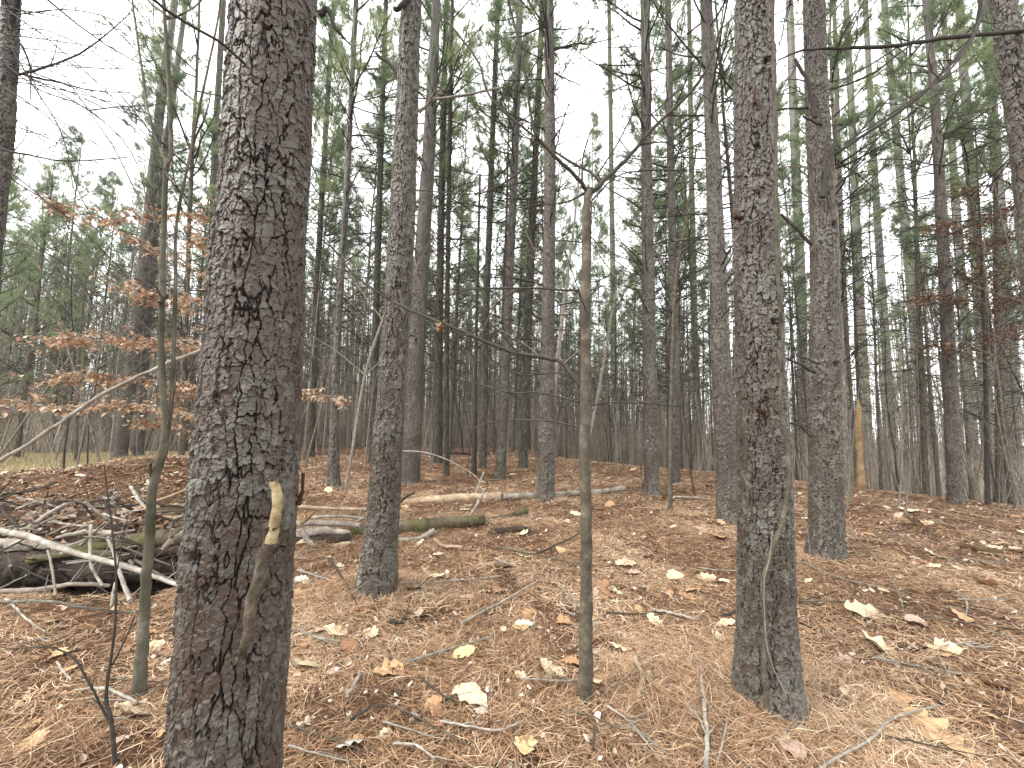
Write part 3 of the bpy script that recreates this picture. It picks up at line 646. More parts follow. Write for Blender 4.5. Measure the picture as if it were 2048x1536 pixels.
for q, (pp, ww) in enumerate([([(10, 175), (90, 230), (200, 330), (290, 380)], (5, 2)), ([(15, 20), (110, 90), (220, 190), (300, 280)], (5, 2)), ([(5, 300), (60, 310), (130, 322), (255, 315)], (8, 3)), ([(0, 120), (80, 180), (170, 215), (260, 300), (300, 420)], (5, 2)),
              ([(20, 60), (90, 60), (170, 95), (240, 140)], (4, 2)), ([(0, 420), (100, 470), (200, 540), (260, 640)], (4, 2)), ([(0, 330), (90, 400), (180, 500), (270, 540)], (5, 2)), ([(10, 150), (130, 180), (260, 250), (330, 330)], (4, 2)), ([(20, 90), (60, 160), (120, 260), (160, 390), (230, 500)], (5, 2)), ([(0, 480), (80, 500), (160, 560), (200, 640)], (4, 2)), ([(18, 30), (150, 20), (270, 60), (350, 140)], (4, 2))]):
    add_limb(eL, bL, pp, bL.y - .15, ww, TWIG_DARK, 'branch', 5, 12, .7, Y1=bL.y - .6 + .15 * (q % 5), seed=60 + q)

r = random.Random(4)
for q in range(16):                      # more of its thin dead limbs
    y0 = r.uniform(-40, 520); L = r.uniform(140, 400); a = r.uniform(.0, .75); x1 = 5 + L * math.cos(a); y1 = y0 + L * math.sin(a)
    add_limb(eL, bL, [(8, y0), (8 + (x1 - 8) * .35, y0 + (y1 - y0) * .25), (8 + (x1 - 8) * .7, y0 + (y1 - y0) * .6), (x1, y1)], bL.y - .1, (r.uniform(3, 5), 1.5), TWIG_DARK, 'branch', 5, 9, .6, Y1=bL.y + r.uniform(-.8, .6), seed=160 + q)
# snag
sn = at(1720, 968, 8.6); sn.z = gz(sn.x, sn.y); mb = MB(); P = [at(1721, 978, sn.y), at(1720, 930, sn.y), at(1718, 870, sn.y), at(1717, 820, sn.y), at(1716, 798, sn.y)]
Pp, rp = smooth_path(local(P, sn), [px_radius(w, 1720, sn.y) for w in (21, 17, 15, 13, 3)], 6); mb.tube(Pp, rp, 12, 0, True, .22)
tag(link('rotten_snag', mb.mesh('rotten_snag', SNAGWOOD), None, sn), 'orange rotten snag broken off at the top among dark pines', 'snag')

# ------------------------------------------------------------------ pines filling the wood behind
def simple_trunk(seed, H, r0):
    r = random.Random(seed); n = 26; P = []; bx = by = 0
    for i in range(n):
        z = H * i / (n - 1); bx += r.uniform(-.03, .03); by += r.uniform(-.03, .03); P.append((bx * z / H, by * z / H, z - (.3 if i == 0 else 0)))
    rad = [r0 * (1 - .86 * i / (n - 1)) * (1.25 if i == 0 else 1) * r.uniform(.95, 1.06) for i in range(n)]
    mb = MB(); mb.tube(P, rad, 11, 0, False, .06); return mb.mesh('trunk', BARKP if seed % 2 else BARKM)
HS = [17, 16.5, 18, 17, 17.5, 16]
TR = [simple_trunk(50 + i, HS[i], .056 + .014 * (i % 3)) for i in range(6)]
TRB = [simple_trunk(70, 12, .1), simple_trunk(71, 10, .09)]
protos = []
for i in range(6):
    protos.append((TR[i], CRM[i]))
def far_pine(x, y, i, sc, rz, label, group, tilt=(0, 0), bushy=False):
    e = empty('pine_tree', (x, y, gz(x, y)), label, 'pine tree', group); e.rotation_euler = (tilt[0], tilt[1], rz); e.scale = sc
    t, c = (TRB[i % 2], BUSHM[i % 2]) if bushy else protos[i]
    link('trunk', t, e); link('crown', c, e); return e
r = random.Random(99); cnt = 0; rows = []
yy = 9.0
GRP = {'far': ('slim pines deep in the wood', 'slim pine trunk deep in the crowded wood, one of the farthest ranks'),
       'left': ('slender pines beyond the clearing', 'slender pine beyond the dry grass clearing and the dirt mound'),
       'right': ('dark pines down the far slope', 'dark pine farther down the slope than the orange snag'),
       'near': ('slim pines of the second rank', 'slim pine of the second rank behind the long fallen log')}
while yy < 46:
    xx = -yy * 1.75
    while xx < yy * 1.75:
        x = xx + r.uniform(-.9, .9); y = yy + r.uniform(-.9, .9); d = math.hypot(x, y); px, py = prj((x, y, 0))
        xx += 2.7
        if -250 < px < 2300 and d > 11 and d < 46 and min((x - a) ** 2 + (y - b) ** 2 for a, b in PINES_XY) > 1.9:
            if px < 330 and d < 22: continue
            if clearing(x, y) > .3: continue
            if px > 1450 and d > 30 and r.random() < .55: continue
            if px < 700 and r.random() < .15: continue
            if cnt > 255: continue
            z_ = 'left' if px < 420 else 'right' if px > 1660 else 'near' if d < 19 else 'far'
            far_pine(x, y, r.randrange(6) if px < 820 or r.random() < .2 else r.choice([0, 2, 4]), (r.uniform(.8, 1.15),) * 2 + (r.uniform(.8, 1.1),), r.uniform(0, 6.28), GRP[z_][1], GRP[z_][0], (r.gauss(0, .02), r.gauss(0, .02))); cnt += 1
            PINES_XY.append((x, y))
    yy += 2.6
for (px, Y, i, s) in [(40, 15, 0, 1.0), (150, 19, 1, 1.1), (-60, 12, 1, 1.0), (250, 22, 0, 1.1), (110, 24, 0, 1.15), (-150, 17, 0, 1.2), (340, 26, 1, 1.15), (0, 22, 1, 1.2)]:
    p = at(px, 850, Y); far_pine(p.x, p.y, i, (s, s, s), px * .37, 'bushy green pine at the far edge of the dry grass clearing', 'bushy pines along the far edge of the clearing', (0, 0), True)
# wood farther than that reads as one mass
mb = MB(); acc = []
nr2 = np.random.default_rng(5)
for k in range(1500):
    a = nr2.uniform(R(-62), R(60)); d = nr2.uniform(42, 90); x = d * math.sin(a); y = d * math.cos(a)
    if a > R(22) and nr2.random() < .62: continue
    z = gz(x, y); H = nr2.uniform(12, 19); w_ = nr2.uniform(.04, .13); mb.tube([(x, y, z - .3), (x + nr2.normal(0, .15), y, z + H * .5), (x + nr2.normal(0, .3), y, z + H)], [w_, w_ * .8, .03], 4, 0, False)
    for q in range(46):
        t = nr2.uniform(.5, 1); rad = 2.3 * (1.15 - t); an = nr2.uniform(0, 6.28)
        p = (x + math.cos(an) * rad * nr2.random(), y + math.sin(an) * rad * nr2.random(), z + H * t); tuft(acc, p, (0, 0, 1), .5, 6, .015, nr2, nr2.uniform(.2, .9))
flush(mb, acc, 1); acc = []
for k in range(2600):                    # crowded young poles
    a = nr2.uniform(R(-62), R(60)); d = nr2.uniform(24, 60); x = d * math.sin(a); y = d * math.cos(a)
    if a > R(22) and nr2.random() < .5: continue
    if clearing(x, y) > .2: continue
    z = gz(x, y); H = nr2.uniform(5, 13); w_ = nr2.uniform(.02, .05); mb.tube([(x, y, z - .3), (x + nr2.normal(0, .2), y, z + H * .5), (x + nr2.normal(0, .5), y, z + H)], [w_, w_ * .8, .01], 4, 3, False)
for k in range(7500):                    # brush under the far pines: bundles of thin stems and twigs
    a = nr2.uniform(R(-62), R(60)); d = nr2.uniform(27, 75); x = d * math.sin(a); y = d * math.cos(a)
    if a > R(22) and nr2.random() < .6: continue
    if clearing(x, y) > .2: continue
    z = gz(x, y); h_ = nr2.uniform(1.5, 7); n_ = 9; an = nr2.uniform(0, 6.28, n_)
    for q in range(3):
        tuft(acc, (x + nr2.normal(0, .5), y + nr2.normal(0, .5), z + h_ * q / 4), (0, 0, 1.6), h_ * .55, n_, .004 + .00017 * d, nr2, nr2.random())
flush(mb, acc, 2)
tag(link('distant_wood', mb.mesh('distant_wood', [BARKP, NEEDLE, BRUSH, BARKP], False)), 'distant wood of crowded pine trunks closing the view', 'wood', kind='stuff')

# ------------------------------------------------------------------ bare saplings and brush
def sapling_mesh(seed, H, stems, r0, nb, tw=.5):
    r = random.Random(seed); mb = MB()
    for s_ in range(stems):
        d = Vector((r.uniform(-.25, .25), r.uniform(-.25, .25), 1)); pts = wander((r.uniform(-.05, .05), r.uniform(-.05, .05), -.1), d, H * r.uniform(.7, 1), 9, .07, .03, r)
        mb.tube(pts, np.linspace(r0, r0 * .25, 10), 5, 0, False)
        for k in range(nb):
            t = r.uniform(.18, .98); i_ = int(t * 8.99); p = pts[i_].lerp(pts[i_ + 1], t * 9 - i_ if i_ < 8 else .5)
            limb(mb, p, side_dir(pts[i_ + 1] - pts[i_], r.uniform(.6, 1.15), r), H * .28 * (1.15 - t) * r.uniform(.5, 1.3), r0 * .3, r.randint(3, 5), r, 3, 0, 2, .17, .03, None, tw, 4)
    return mb
SAPS = [sapling_mesh(80, 4.5, 1, .016, 20), sapling_mesh(81, 5.5, 1, .02, 24), sapling_mesh(82, 3.2, 2, .011, 13), sapling_mesh(83, 2.4, 3, .008, 6), sapling_mesh(84, 6.5, 1, .024, 26), sapling_mesh(85, 1.5, 4, .005, 5), sapling_mesh(86, 9, 1, .03, 24), sapling_mesh(87, 11, 1, .034, 26), sapling_mesh(88, 7.5, 2, .022, 11)]
SAPM = [(s_.mesh('bare_sapling', TWIG_GREY if q_ < 6 else BARKP), ) for q_, s_ in enumerate(SAPS)]
SAPM2 = [(s_.mesh('bare_sapling', TWIG_DARK), ) for s_ in SAPS]
r = random.Random(31); cnt = 0
SG = {'l': ('bare brush round the clearing', 'bare twiggy sapling in the brush round the dry grass clearing'), 'c': ('bare saplings between the pines', 'bare twiggy sapling in the thicket between the pine ranks'),
      'r': ('bare saplings on the far slope', 'bare twiggy sapling on the slope beyond the snag')}
while cnt < 298:
    px = r.uniform(-150, 2200) if r.random() < .75 else r.uniform(-150, 620); d = 8.5 + 26 * r.random() ** .9; a = math.atan((px - 1024) / FPX); x = d * math.sin(a); y = d * math.cos(a)
    if min((x - q[0]) ** 2 + (y - q[1]) ** 2 for q in PINES_XY) < .3 or (clearing(x, y) > .3 and r.random() < .85) or (x < -2 and y < 8.5): continue
    if px > 1500 and r.random() < .35: continue
    k = r.choice([0, 1, 2, 2, 3, 4, 4, 6, 6, 7, 7, 8] if d > 12 else [2, 3, 3, 5, 0]); m_ = (SAPM if r.random() < .75 else SAPM2)[k][0]
    z_ = 'l' if px < 480 else 'r' if px > 1660 else 'c'
    o = link('bare_sapling', m_, None, (x, y, gz(x, y))); o.rotation_euler = (r.gauss(0, .06), r.gauss(0, .06), r.uniform(0, 6.28)); s_ = r.uniform(.75, 1.2); o.scale = (s_,) * 3
    tag(o, SG[z_][1], 'sapling', SG[z_][0]); cnt += 1

def traced_tree(name, label, cat, stems, mt, branches, base=None, bmt=None, tw=3, tl=.3):
    """stems and branches through photo pixels; the first stem starts at the foot"""
    if base is None: base = ground(stems[0][0][0][0], stems[0][0][0][1])
    e = empty(name, base, label, cat)
    for k, (pts, dy) in enumerate(stems):
        W3 = [at(p[0], p[1], base.y + dy) for p in pts]; rd = [px_radius(p[2], p[0], base.y) for p in pts]
        if k == 0: W3[0] = Vector((base.x, base.y, base.z - .06))
        P, r_ = smooth_path(local(W3, base), rd, 8); mb = MB(); q = random.Random(k + 3)
        P = P + np.array([[q.uniform(-1, 1), q.uniform(-1, 1), 0] for _ in P]) * r_[:, None] * .12
        mb.tube(P, r_, 14, 0, True, .05); link('trunk' if k == 0 else 'stem', mb.mesh('trunk' if k == 0 else 'stem', mt), e)
    for k, bb in enumerate(branches):
        pts, w = bb[0], bb[1]; t_ = bb[2] if len(bb) > 2 else tw; y1 = bb[3] if len(bb) > 3 else 0
        add_limb(e, base, pts, base.y + .005, w, bmt or mt, 'branch', 6, t_, tl, Y1=base.y + y1, seed=k + 11)
    return e, base
eS, bS = traced_tree('bare_sapling', 'slender upright sapling with a high fork, standing alone on open needles', 'sapling',
    [([(1171, 1402, 31), (1171, 1300, 26), (1172, 1150, 23), (1170, 900, 22), (1171, 700, 22), (1172, 500, 20), (1174, 405, 17), (1180, 376, 12)], 0)], SAPBARK,
    [([(1178, 388), (1150, 350), (1090, 292), (1067, 255), (1045, 120), (1010, -30)], (10, 4), 5, -.2), ([(1200, 365), (1180, 345), (1100, 296), (985, 200), (955, 120), (880, 25), (850, -20)], (6, 4), 6, .3),
     ([(1180, 388), (1250, 322), (1300, 262), (1400, 162), (1440, 60), (1462, -30)], (11, 4), 6, .1), ([(1080, 305), (1040, 345), (980, 380), (930, 388), (820, 378)], (5, 2), 4, .2), ([(1170, 385), (1130, 405), (1060, 412), (1000, 440)], (5, 2), 4, -.3),
     ([(1170, 782), (1115, 722), (1020, 702), (900, 652), (862, 637), (780, 600), (700, 540), (640, 460)], (10, 3), 7, .3), ([(1160, 582), (1070, 577), (945, 578), (900, 590), (850, 590)], (5, 2), 6, -.1),
     ([(1158, 803), (1080, 785), (1020, 785), (950, 766), (912, 755)], (4, 2), 3, .2), ([(1158, 855), (1100, 842), (1000, 842), (940, 858)], (4, 2), 3, .1), ([(1178, 812), (1230, 805), (1300, 807), (1380, 812), (1445, 788)], (4, 2), 3, .1),
     ([(1165, 768), (1120, 746), (1050, 750), (1000, 730), (940, 688)], (4, 2), 4, .25), ([(1050, 577), (1000, 600), (975, 640), (965, 672)], (4, 2), 3, -.1), ([(1185, 400), (1240, 350), (1330, 340), (1400, 345)], (4, 2), 4, .2),
     ([(1188, 360), (1250, 260), (1300, 130), (1340, -20)], (4, 3), 6, -.2), ([(1178, 470), (1230, 520), (1280, 560)], (3, 2), 2, -.3), ([(1178, 640), (1150, 560), (1130, 500)], (3, 2), 2, -.3)], bmt=SAPTWIG, tw=7, tl=.42)
traced_tree('bare_sapling', 'two-stemmed mossy sapling before the tangle of logs', 'sapling',
    [([(280, 1392, 33), (288, 1230, 23), (298, 1080, 22), (306, 970, 20), (326, 900, 20), (330, 840, 15), (322, 700, 14), (324, 560, 14), (328, 460, 12), (332, 340, 13), (342, 305, 10), (339, 200, 10), (334, 100, 9), (325, -20, 8)], 0),
     ([(330, 890, 16), (343, 800, 10), (350, 600, 9), (353, 450, 7), (376, 330, 7), (402, 200, 6), (432, 60, 5), (445, -30, 5)], .03)], SAPMOSS,
    [([(275, 1225), (200, 1220), (100, 1203), (0, 1205), (-60, 1210)], (6, 11), 2, .1), ([(335, 860), (345, 800), (355, 745)], (6, 3), 0, -.2), ([(328, 590), (322, 606), (318, 600)], (20, 10), 0, -.03), ([(322, 600), (316, 580), (300, 560)], (7, 3), 1, -.1), ([(338, 35), (300, 5), (270, -30)], (8, 6), 2, .1), ([(330, 40), (380, 20), (420, -20)], (6, 4), 2, .1), ([(335, 330), (300, 240), (278, 100), (262, -20)], (7, 5), 4, .25),
     ([(326, 460), (270, 380), (230, 300), (170, 210), (60, 60)], (4, 3), 5, .3), ([(328, 520), (240, 440), (160, 400), (60, 380)], (3, 2), 5, .4), ([(308, 975), (300, 940), (303, 925)], (10, 7), 0, -.05), ([(345, 310), (330, 340), (350, 370)], (6, 3), 6, -.1)], tw=5, tl=.4)
for (lab, pts, w, mt_) in [('pale whitish sapling leaning against the pine by the long fallen log', [(1078, 990, 10), (1095, 900, 10), (1112, 740, 9), (1130, 590, 7), (1148, 450, 5), (1160, 330, 4)], 0, TWIG_PALE),
                           ('pale grey sapling growing up the front of a slim pine', [(1340, 1022, 11), (1341, 870, 9), (1345, 700, 8), (1352, 560, 7), (1372, 440, 6), (1392, 300, 4)], 0, SAPBARK),
                           ('thin pale sapling slanting behind the centre sapling', [(1165, 930, 6), (1190, 820, 6), (1215, 680, 5), (1235, 560, 4)], 0, TWIG_PALE),
                           ('grey sapling leaning away from the leaning hummock pine', [(690, 985, 6), (705, 900, 6), (730, 750, 6), (765, 640, 5), (780, 600, 4)], 0, TWIG_GREY),
                           ('thin upright sapling near the broken stick in the long log', [(948, 950, 12), (950, 850, 8), (952, 700, 7), (955, 550, 6), (960, 350, 4)], 0, TWIG_DARK),
                           ('slight dark sapling standing on the dry grass', [(152, 925, 10), (153, 850, 8), (158, 700, 6), (170, 560, 4)], 0, SAPBARK)]:
    g_ = ground(pts[0][0], pts[0][1])
    traced_tree('bare_sapling', lab, 'sapling', [(pts, 0)], mt_, [([(pts[2][0], pts[2][1]), (pts[2][0] + s_ * 60, pts[2][1] - 50), (pts[2][0] + s_ * 110, pts[2][1] - 80)], (3, 1), 3) for s_ in (-1, 1)] + [([(pts[3][0], pts[3][1]), (pts[3][0] + s_ * 50, pts[3][1] - 70), (pts[3][0] + s_ * 80, pts[3][1] - 130)], (3, 1), 3) for s_ in (-1, 1)], base=g_, tw=3, tl=.6)

# ------------------------------------------------------------------ leafy beech behind the near trunk, russet oak
def leaf_spray(mb, pts, n, size, mi, r, sag=.05, flat=.05):
    """small folded leaves hanging along a twig"""
    V = []; F = []; T = []; k = 0
    for _ in range(n):
        t = r.random(); i_ = min(len(pts) - 2, int(t * (len(pts) - 1))); p = pts[i_].lerp(pts[i_ + 1], t * (len(pts) - 1) - i_)
        p = p + Vector((r.gauss(0, flat), r.gauss(0, flat), r.gauss(-sag * .3, sag)))
        a = r.uniform(0, 6.28); d = Vector((math.cos(a), math.sin(a), r.uniform(-1.1, .1))).normalized(); s_ = d.cross(Vector((0, 0, 1))).normalized(); L = size * r.uniform(.6, 1.25); w = L * r.uniform(.22, .34)
        up = s_.cross(d) * r.uniform(.1, .8) * w
        q = [p, p + d * L * .45 + s_ * w + up, p + d * L, p + d * L * .45 - s_ * w + up, p + d * L * .5]
        V += [tuple(v_) for v_ in q]; F += [(k, k + 1, k + 4), (k + 1, k + 2, k + 4), (k, k + 4, k + 3), (k + 4, k + 2, k + 3)]; T += [r.random()] * 5; k += 5
    mb.add(V, F, np.array(T), mi)
def leafy(name, label, base, stem, branches, bark, leafm, size, nper, r, wid=.02):
    e = empty(name, base, label, 'tree'); P, rr_ = smooth_path(local(stem[0], base), stem[1], 6); mb = MB(); mb.tube(P, rr_, 8, 0, True, .06); link('trunk', mb.mesh('trunk', bark), e)
    for (pts, Y, w) in branches:
        W3 = local([at(p[0], p[1], Y + .15 * math.sin(i_ * 1.3)) for i_, p in enumerate(pts)], base)
        P, rr_ = smooth_path(W3, np.linspace(w, w * .3, len(pts)), 5); mb = MB(); mb.tube(P, rr_, 5, 0, False, .08); pts_ = [Vector(p) for p in P]
        Lh = sum((pts_[i_ + 1] - pts_[i_]).length for i_ in range(len(pts_) - 1)); fb = MB(); i0 = int(len(pts_) * .1)
        for k in range(int(Lh * 20)):
            i_ = r.randrange(i0, len(pts_) - 1); dd = (pts_[min(i_ + 1, len(pts_) - 1)] - pts_[i_ - 1 if i_ else 0]).normalized(); sd_ = Vector((r.uniform(-1, 1), r.uniform(-1, 1), r.uniform(-.15, .2))).normalized()
            tw_ = wander(pts_[i_], dd * .6 + sd_, r.uniform(.12, .38), 4, .15, -.02, r); mb.tube(tw_, np.linspace(.0025, .001, 5), 3, 0, False); leaf_spray(fb, tw_, nper, size, 0, r, wid, wid)
        b_ = link('branch', mb.mesh('branch', bark), e); link('foliage', fb.mesh('foliage', leafm, False), b_)
    return e
r = random.Random(5)
gb = ground(455, 1010)
leafy('beech_tree', 'young beech keeping its dry orange leaves, mostly hidden by the near dark trunk', gb, ([gb - Vector((0, 0, .1)), at(462, 700, gb.y), at(455, 450, gb.y), at(440, 250, gb.y)], [.03, .024, .016, .008]),
      [([(458, 690), (400, 682), (300, 682), (200, 676), (130, 678), (90, 690)], 3.9, .010), ([(458, 720), (400, 700), (340, 690), (240, 690)], 4.3, .008), ([(458, 790), (390, 775), (300, 762), (200, 752), (140, 755), (85, 765)], 4.0, .009),
       ([(456, 840), (390, 830), (300, 812), (200, 808), (110, 815), (30, 800)], 3.7, .010), ([(456, 600), (400, 600), (330, 590), (270, 575), (235, 575)], 3.9, .008), ([(455, 560), (400, 545), (350, 520), (290, 485), (270, 480)], 4.2, .007),
       ([(455, 650), (400, 630), (350, 612), (290, 600)], 4.1, .007), ([(460, 880), (400, 868), (340, 850), (290, 845)], 4.2, .007), ([(470, 800), (560, 785), (620, 785), (685, 800)], 4.0, .006), ([(470, 850), (420, 800), (380, 790), (330, 785)], 4.3, .007), ([(455, 500), (410, 490), (380, 470)], 4.2, .006), ([(455, 440), (300, 430), (180, 440), (100, 400)], 4.6, .005)],
      TWIG_GREY, BEECH, .058, 15, r)
# its lower arm, a long pale limb crossing the sapling
o = add_limb(None, at(405, 700, 2.45), [(430, 690), (405, 700), (300, 742), (200, 792), (100, 860), (0, 922), (-60, 965)], 2.45, (9, 13), TWIG_PALE, 'fallen_branch', 8, 2, .2, Y1=2.2, seed=3); o.location = at(405, 700, 2.45); tag(o, 'long pale bare branch slanting past the mossy sapling', 'branch')
go = ground(1975, 1010)
leafy('oak_tree', 'young oak with russet dead leaves among the pines', go, ([go - Vector((0, 0, .1)), at(1970, 700, go.y), at(1960, 450, go.y), at(1950, 250, go.y)], [.045, .035, .02, .008]),
      [([(1968, 620), (1920, 600), (1870, 590), (1820, 600)], go.y - .3, .01), ([(1966, 560), (2010, 540), (2060, 530), (2120, 540)], go.y - .5, .01), ([(1966, 500), (1930, 470), (1880, 450), (1850, 455)], go.y - .3, .009), ([(1964, 450), (2010, 420), (2070, 420)], go.y - .2, .009),
       ([(1962, 420), (1940, 390), (1900, 380)], go.y, .008), ([(1970, 680), (2020, 660), (2090, 660)], go.y - .4, .01), ([(1970, 720), (1900, 700), (1850, 690)], go.y - .2, .008), ([(1966, 520), (2000, 480), (2060, 470)], go.y - .1, .008), ([(1968, 590), (1930, 550), (1890, 530)], go.y - .1, .008), ([(1970, 640), (2010, 600), (2050, 590)], go.y, .008)],
      TWIG_DARK, RUSSET, .085, 12, r, .075)
# curled dead leaf caught on the sapling's long branch
mb = MB(); leaf_spray(mb, [Vector((0, 0, 0)), Vector((0, 0, -.05))], 5, .07, 0, r, .01, .012)
tag(link('hanging_leaf', mb.mesh('hanging_leaf', RUSSET, False), None, at(880, 640, bS.y + .12)), 'curled brown leaf snagged on the long branch of the centre sapling', 'leaf')

# ------------------------------------------------------------------ logs and fallen branches
def log_(name, label, pts, Y, w, mt, seg=14, Y1=None, rough=.07, twigs=0, seed=1, cat='log', wob=.1, group=None):
    """pts photo pixels of the log's centre line"""
    Y1 = Y if Y1 is None else Y1; n = len(pts); W3 = [at(p[0], p[1], Y + (Y1 - Y) * i / (n - 1)) for i, p in enumerate(pts)]
    rd = [px_radius(w[0] + (w[1] - w[0]) * i / (n - 1), pts[i][0], W3[i].y) for i in range(n)]
    base = W3[0].copy(); P, r_ = smooth_path(local(W3, base), rd, 26 if cat == 'log' else 8); r = random.Random(seed)
    tt = np.arange(len(P)) * .9 + seed * 7
    P = P + np.stack([vn(tt * .5, tt * 0, 1) - .5, vn(tt * .5, tt * 0, 2) - .5, vn(tt * .5, tt * 0, 3) - .5], 1) * r_[:, None] * 2 * wob
    mb = MB(); mb.tube(P, r_ * (1 + .15 * (vn(tt, tt * 0, 4) - .5)), seg, 0, True, rough)
    for _ in range(twigs):
        i_ = r.randrange(1, len(P) - 1); dd = side_dir(Vector(P[i_ + 1] - P[i_]), r.uniform(.6, 1.1), r); dd.z = abs(dd.z)
        limb(mb, Vector(P[i_]), dd, r.uniform(.1, .35), min(.012, r_[i_] * .4), r.randint(0, 2), r, 4, 0, 1, .2, 0)
    o = link(name, mb.mesh(name, mt), None, base); return tag(o, label, cat, group)
def onlog(pts, off=.5):                  # depth of the ground under the middle of a pixel path
    return ground(*pts).y
# behind and right of the near trunk
y = ground(800, 1018).y
log_('fallen_log', 'long pale fallen log stretching behind the leaning pine and past the next', [(560, 1030), (700, 1020), (800, 1010), (900, 999), (1000, 993)], y, (27, 17), LOGTAN, 14, ground(1000, 1000).y, seed=2, twigs=4)
log_('fallen_log', 'thin dark far half of the long fallen log line, ending near the centre sapling', [(1004, 993), (1100, 990), (1180, 985), (1250, 977)], ground(1004, 1000).y, (13, 9), LOGGREY, 12, ground(1250, 984).y, seed=3, twigs=8)
log_('fallen_log', 'dark mossy fallen log running out from behind the leaning pine', [(700, 1062), (790, 1056), (870, 1048), (940, 1042), (968, 1040)], ground(800, 1072).y, (30, 17), LOGMOSS, 16, ground(960, 1050).y, .1, 3, 4)
log_('fallen_log', 'short mossy end piece curving off the tip of the dark log', [(975, 1040), (1010, 1034), (1035, 1028), (1052, 1022)], ground(1010, 1040).y, (9, 12), LOGMOSS, 10, ground(1050, 1030).y, .12, 1, 5)
yb = ground(640, 1085).y
for q, (lab, pts, w, mt_, dy) in enumerate([
    ('grey split log on top of the wood pile beside the near trunk', [(560, 1048), (640, 1046), (720, 1050)], (14, 10), LOGGREY, .15),
    ('dark rotten log at the bottom of the wood pile beside the near trunk', [(560, 1092), (620, 1086), (700, 1078)], (34, 22), LOGROT, 0),
    ('brown weathered slab leaning in the wood pile beside the near trunk', [(590, 1072), (640, 1062), (700, 1066)], (24, 10), LOGGREY, .05),
    ('tan barkless log lying low in front of the wood pile', [(625, 1104), (670, 1094), (705, 1090)], (14, 16), LOGTAN, -.1),
    ('grey stick sloping from the wood pile down to the needles', [(600, 1058), (620, 1085), (650, 1113)], (13, 8), LOGGREY, -.25),
    ('yellow broken end of wood poking up out of the pile', [(602, 1045), (615, 1036), (630, 1022)], (12, 6), SNAGWOOD, -.1),
    ('thin pale stick lying along the top of the wood pile', [(610, 1036), (680, 1032), (745, 1040)], (7, 5), TWIG_PALE, .2),
    ('thin tan pole on the far side of the wood pile', [(560, 1010), (640, 1016), (740, 1020)], (9, 7), LOGTAN, .5)]):
    log_('split_log' if w[0] > 12 else 'stick', lab, pts, yb + dy, w, mt_, 12, seed=20 + q, rough=.12, twigs=1, cat='log' if w[0] > 12 else 'stick')
log_('stick', 'upright forked stick propped on the tip of the dark mossy log', [(938, 1035), (955, 1008), (972, 976)], ground(940, 1044).y, (7, 4), TWIG_PALE, 7, seed=31, cat='stick')
log_('stick', 'second leaning stick beyond the tip of the dark mossy log', [(948, 996), (958, 970), (968, 944)], ground(948, 1000).y, (6, 4), TWIG_PALE, 7, seed=32, cat='stick')
log_('stick', 'pale barkless stick on the needles below the dark mossy log', [(790, 1082), (840, 1076), (868, 1062)], ground(830, 1086).y, (8, 12), TWIG_PALE, 8, ground(865, 1074).y, seed=33, cat='stick', wob=.3)
log_('stick', 'small tan forked stick below the dark mossy log', [(868, 1078), (888, 1092), (925, 1094)], ground(890, 1098).y, (8, 6), LOGTAN, 8, seed=34, cat='stick')
log_('bark_slab', 'reddish brown slab of rotten bark left of a pale leaf', [(990, 1066), (1030, 1058), (1062, 1060)], ground(1030, 1068).y, (12, 9), LOGROT, 8, seed=35, rough=.35, cat='bark')
log_('stick', 'brown twig reaching from behind the leaning pine over the pale log', [(800, 1004), (815, 992), (830, 985)], ground(800, 1010).y, (7, 4), TWIG_DARK, 7, seed=36, cat='stick')
log_('stick', 'thin arched sapling stem bent over between the stout pine and a thin one', [(802, 902), (850, 905), (900, 922), (945, 948), (962, 965)], 7.2, (3, 2), TWIG_PALE, 5, seed=37, cat='stick')
log_('fallen_log', 'small far fallen log between two thin trunks', [(895, 906), (920, 906), (942, 909)], ground(920, 912).y, (5, 5), LOGROT, 8, seed=38)
log_('stick', 'pale stick lying between the straight dark pine and the brown pine', [(1345, 993), (1400, 996), (1432, 1000)], ground(1400, 1000).y, (4, 3), TWIG_PALE, 6, seed=39, cat='stick')
# log tangle left of the near trunk
ym = ground(200, 1060).y
log_('fallen_log', 'long tan stripped log lying across the top of the tangle', [(-60, 1034), (60, 1036), (180, 1030), (290, 1018), (400, 1012)], 4.9, (20, 17), LOGTAN, 14, 4.7, seed=41)
log_('fallen_log', 'second stripped log tucked under the long tan one', [(60, 1048), (180, 1046), (290, 1038), (400, 1036)], 4.6, (14, 15), LOGTAN, 12, 4.45, seed=42)
log_('fallen_log', 'thick green mossy log in the middle of the tangle', [(150, 1098), (230, 1088), (320, 1078), (410, 1072)], 4.0, (36, 44), LOGMOSS, 20, 3.9, .08, 2, 43)
log_('rotten_log', 'huge black rotten log under the tangle of branches', [(-120, 1165), (0, 1150), (110, 1140), (230, 1140)], 3.75, (130, 80), LOGROT, 26, 3.95, .12, 4, 44)
log_('rotten_log', 'dark crumbling log beneath the thick mossy one', [(170, 1150), (280, 1135), (400, 1125)], 3.85, (70, 60), LOGROT, 22, 3.85, .16, 2, 45)
log_('root_log', 'grey curving root end beside the near trunk under the mossy log', [(325, 1098), (350, 1078), (380, 1066), (420, 1062)], 3.6, (10, 34), LOGGREY, 14, 3.7, .12, 1, 46)
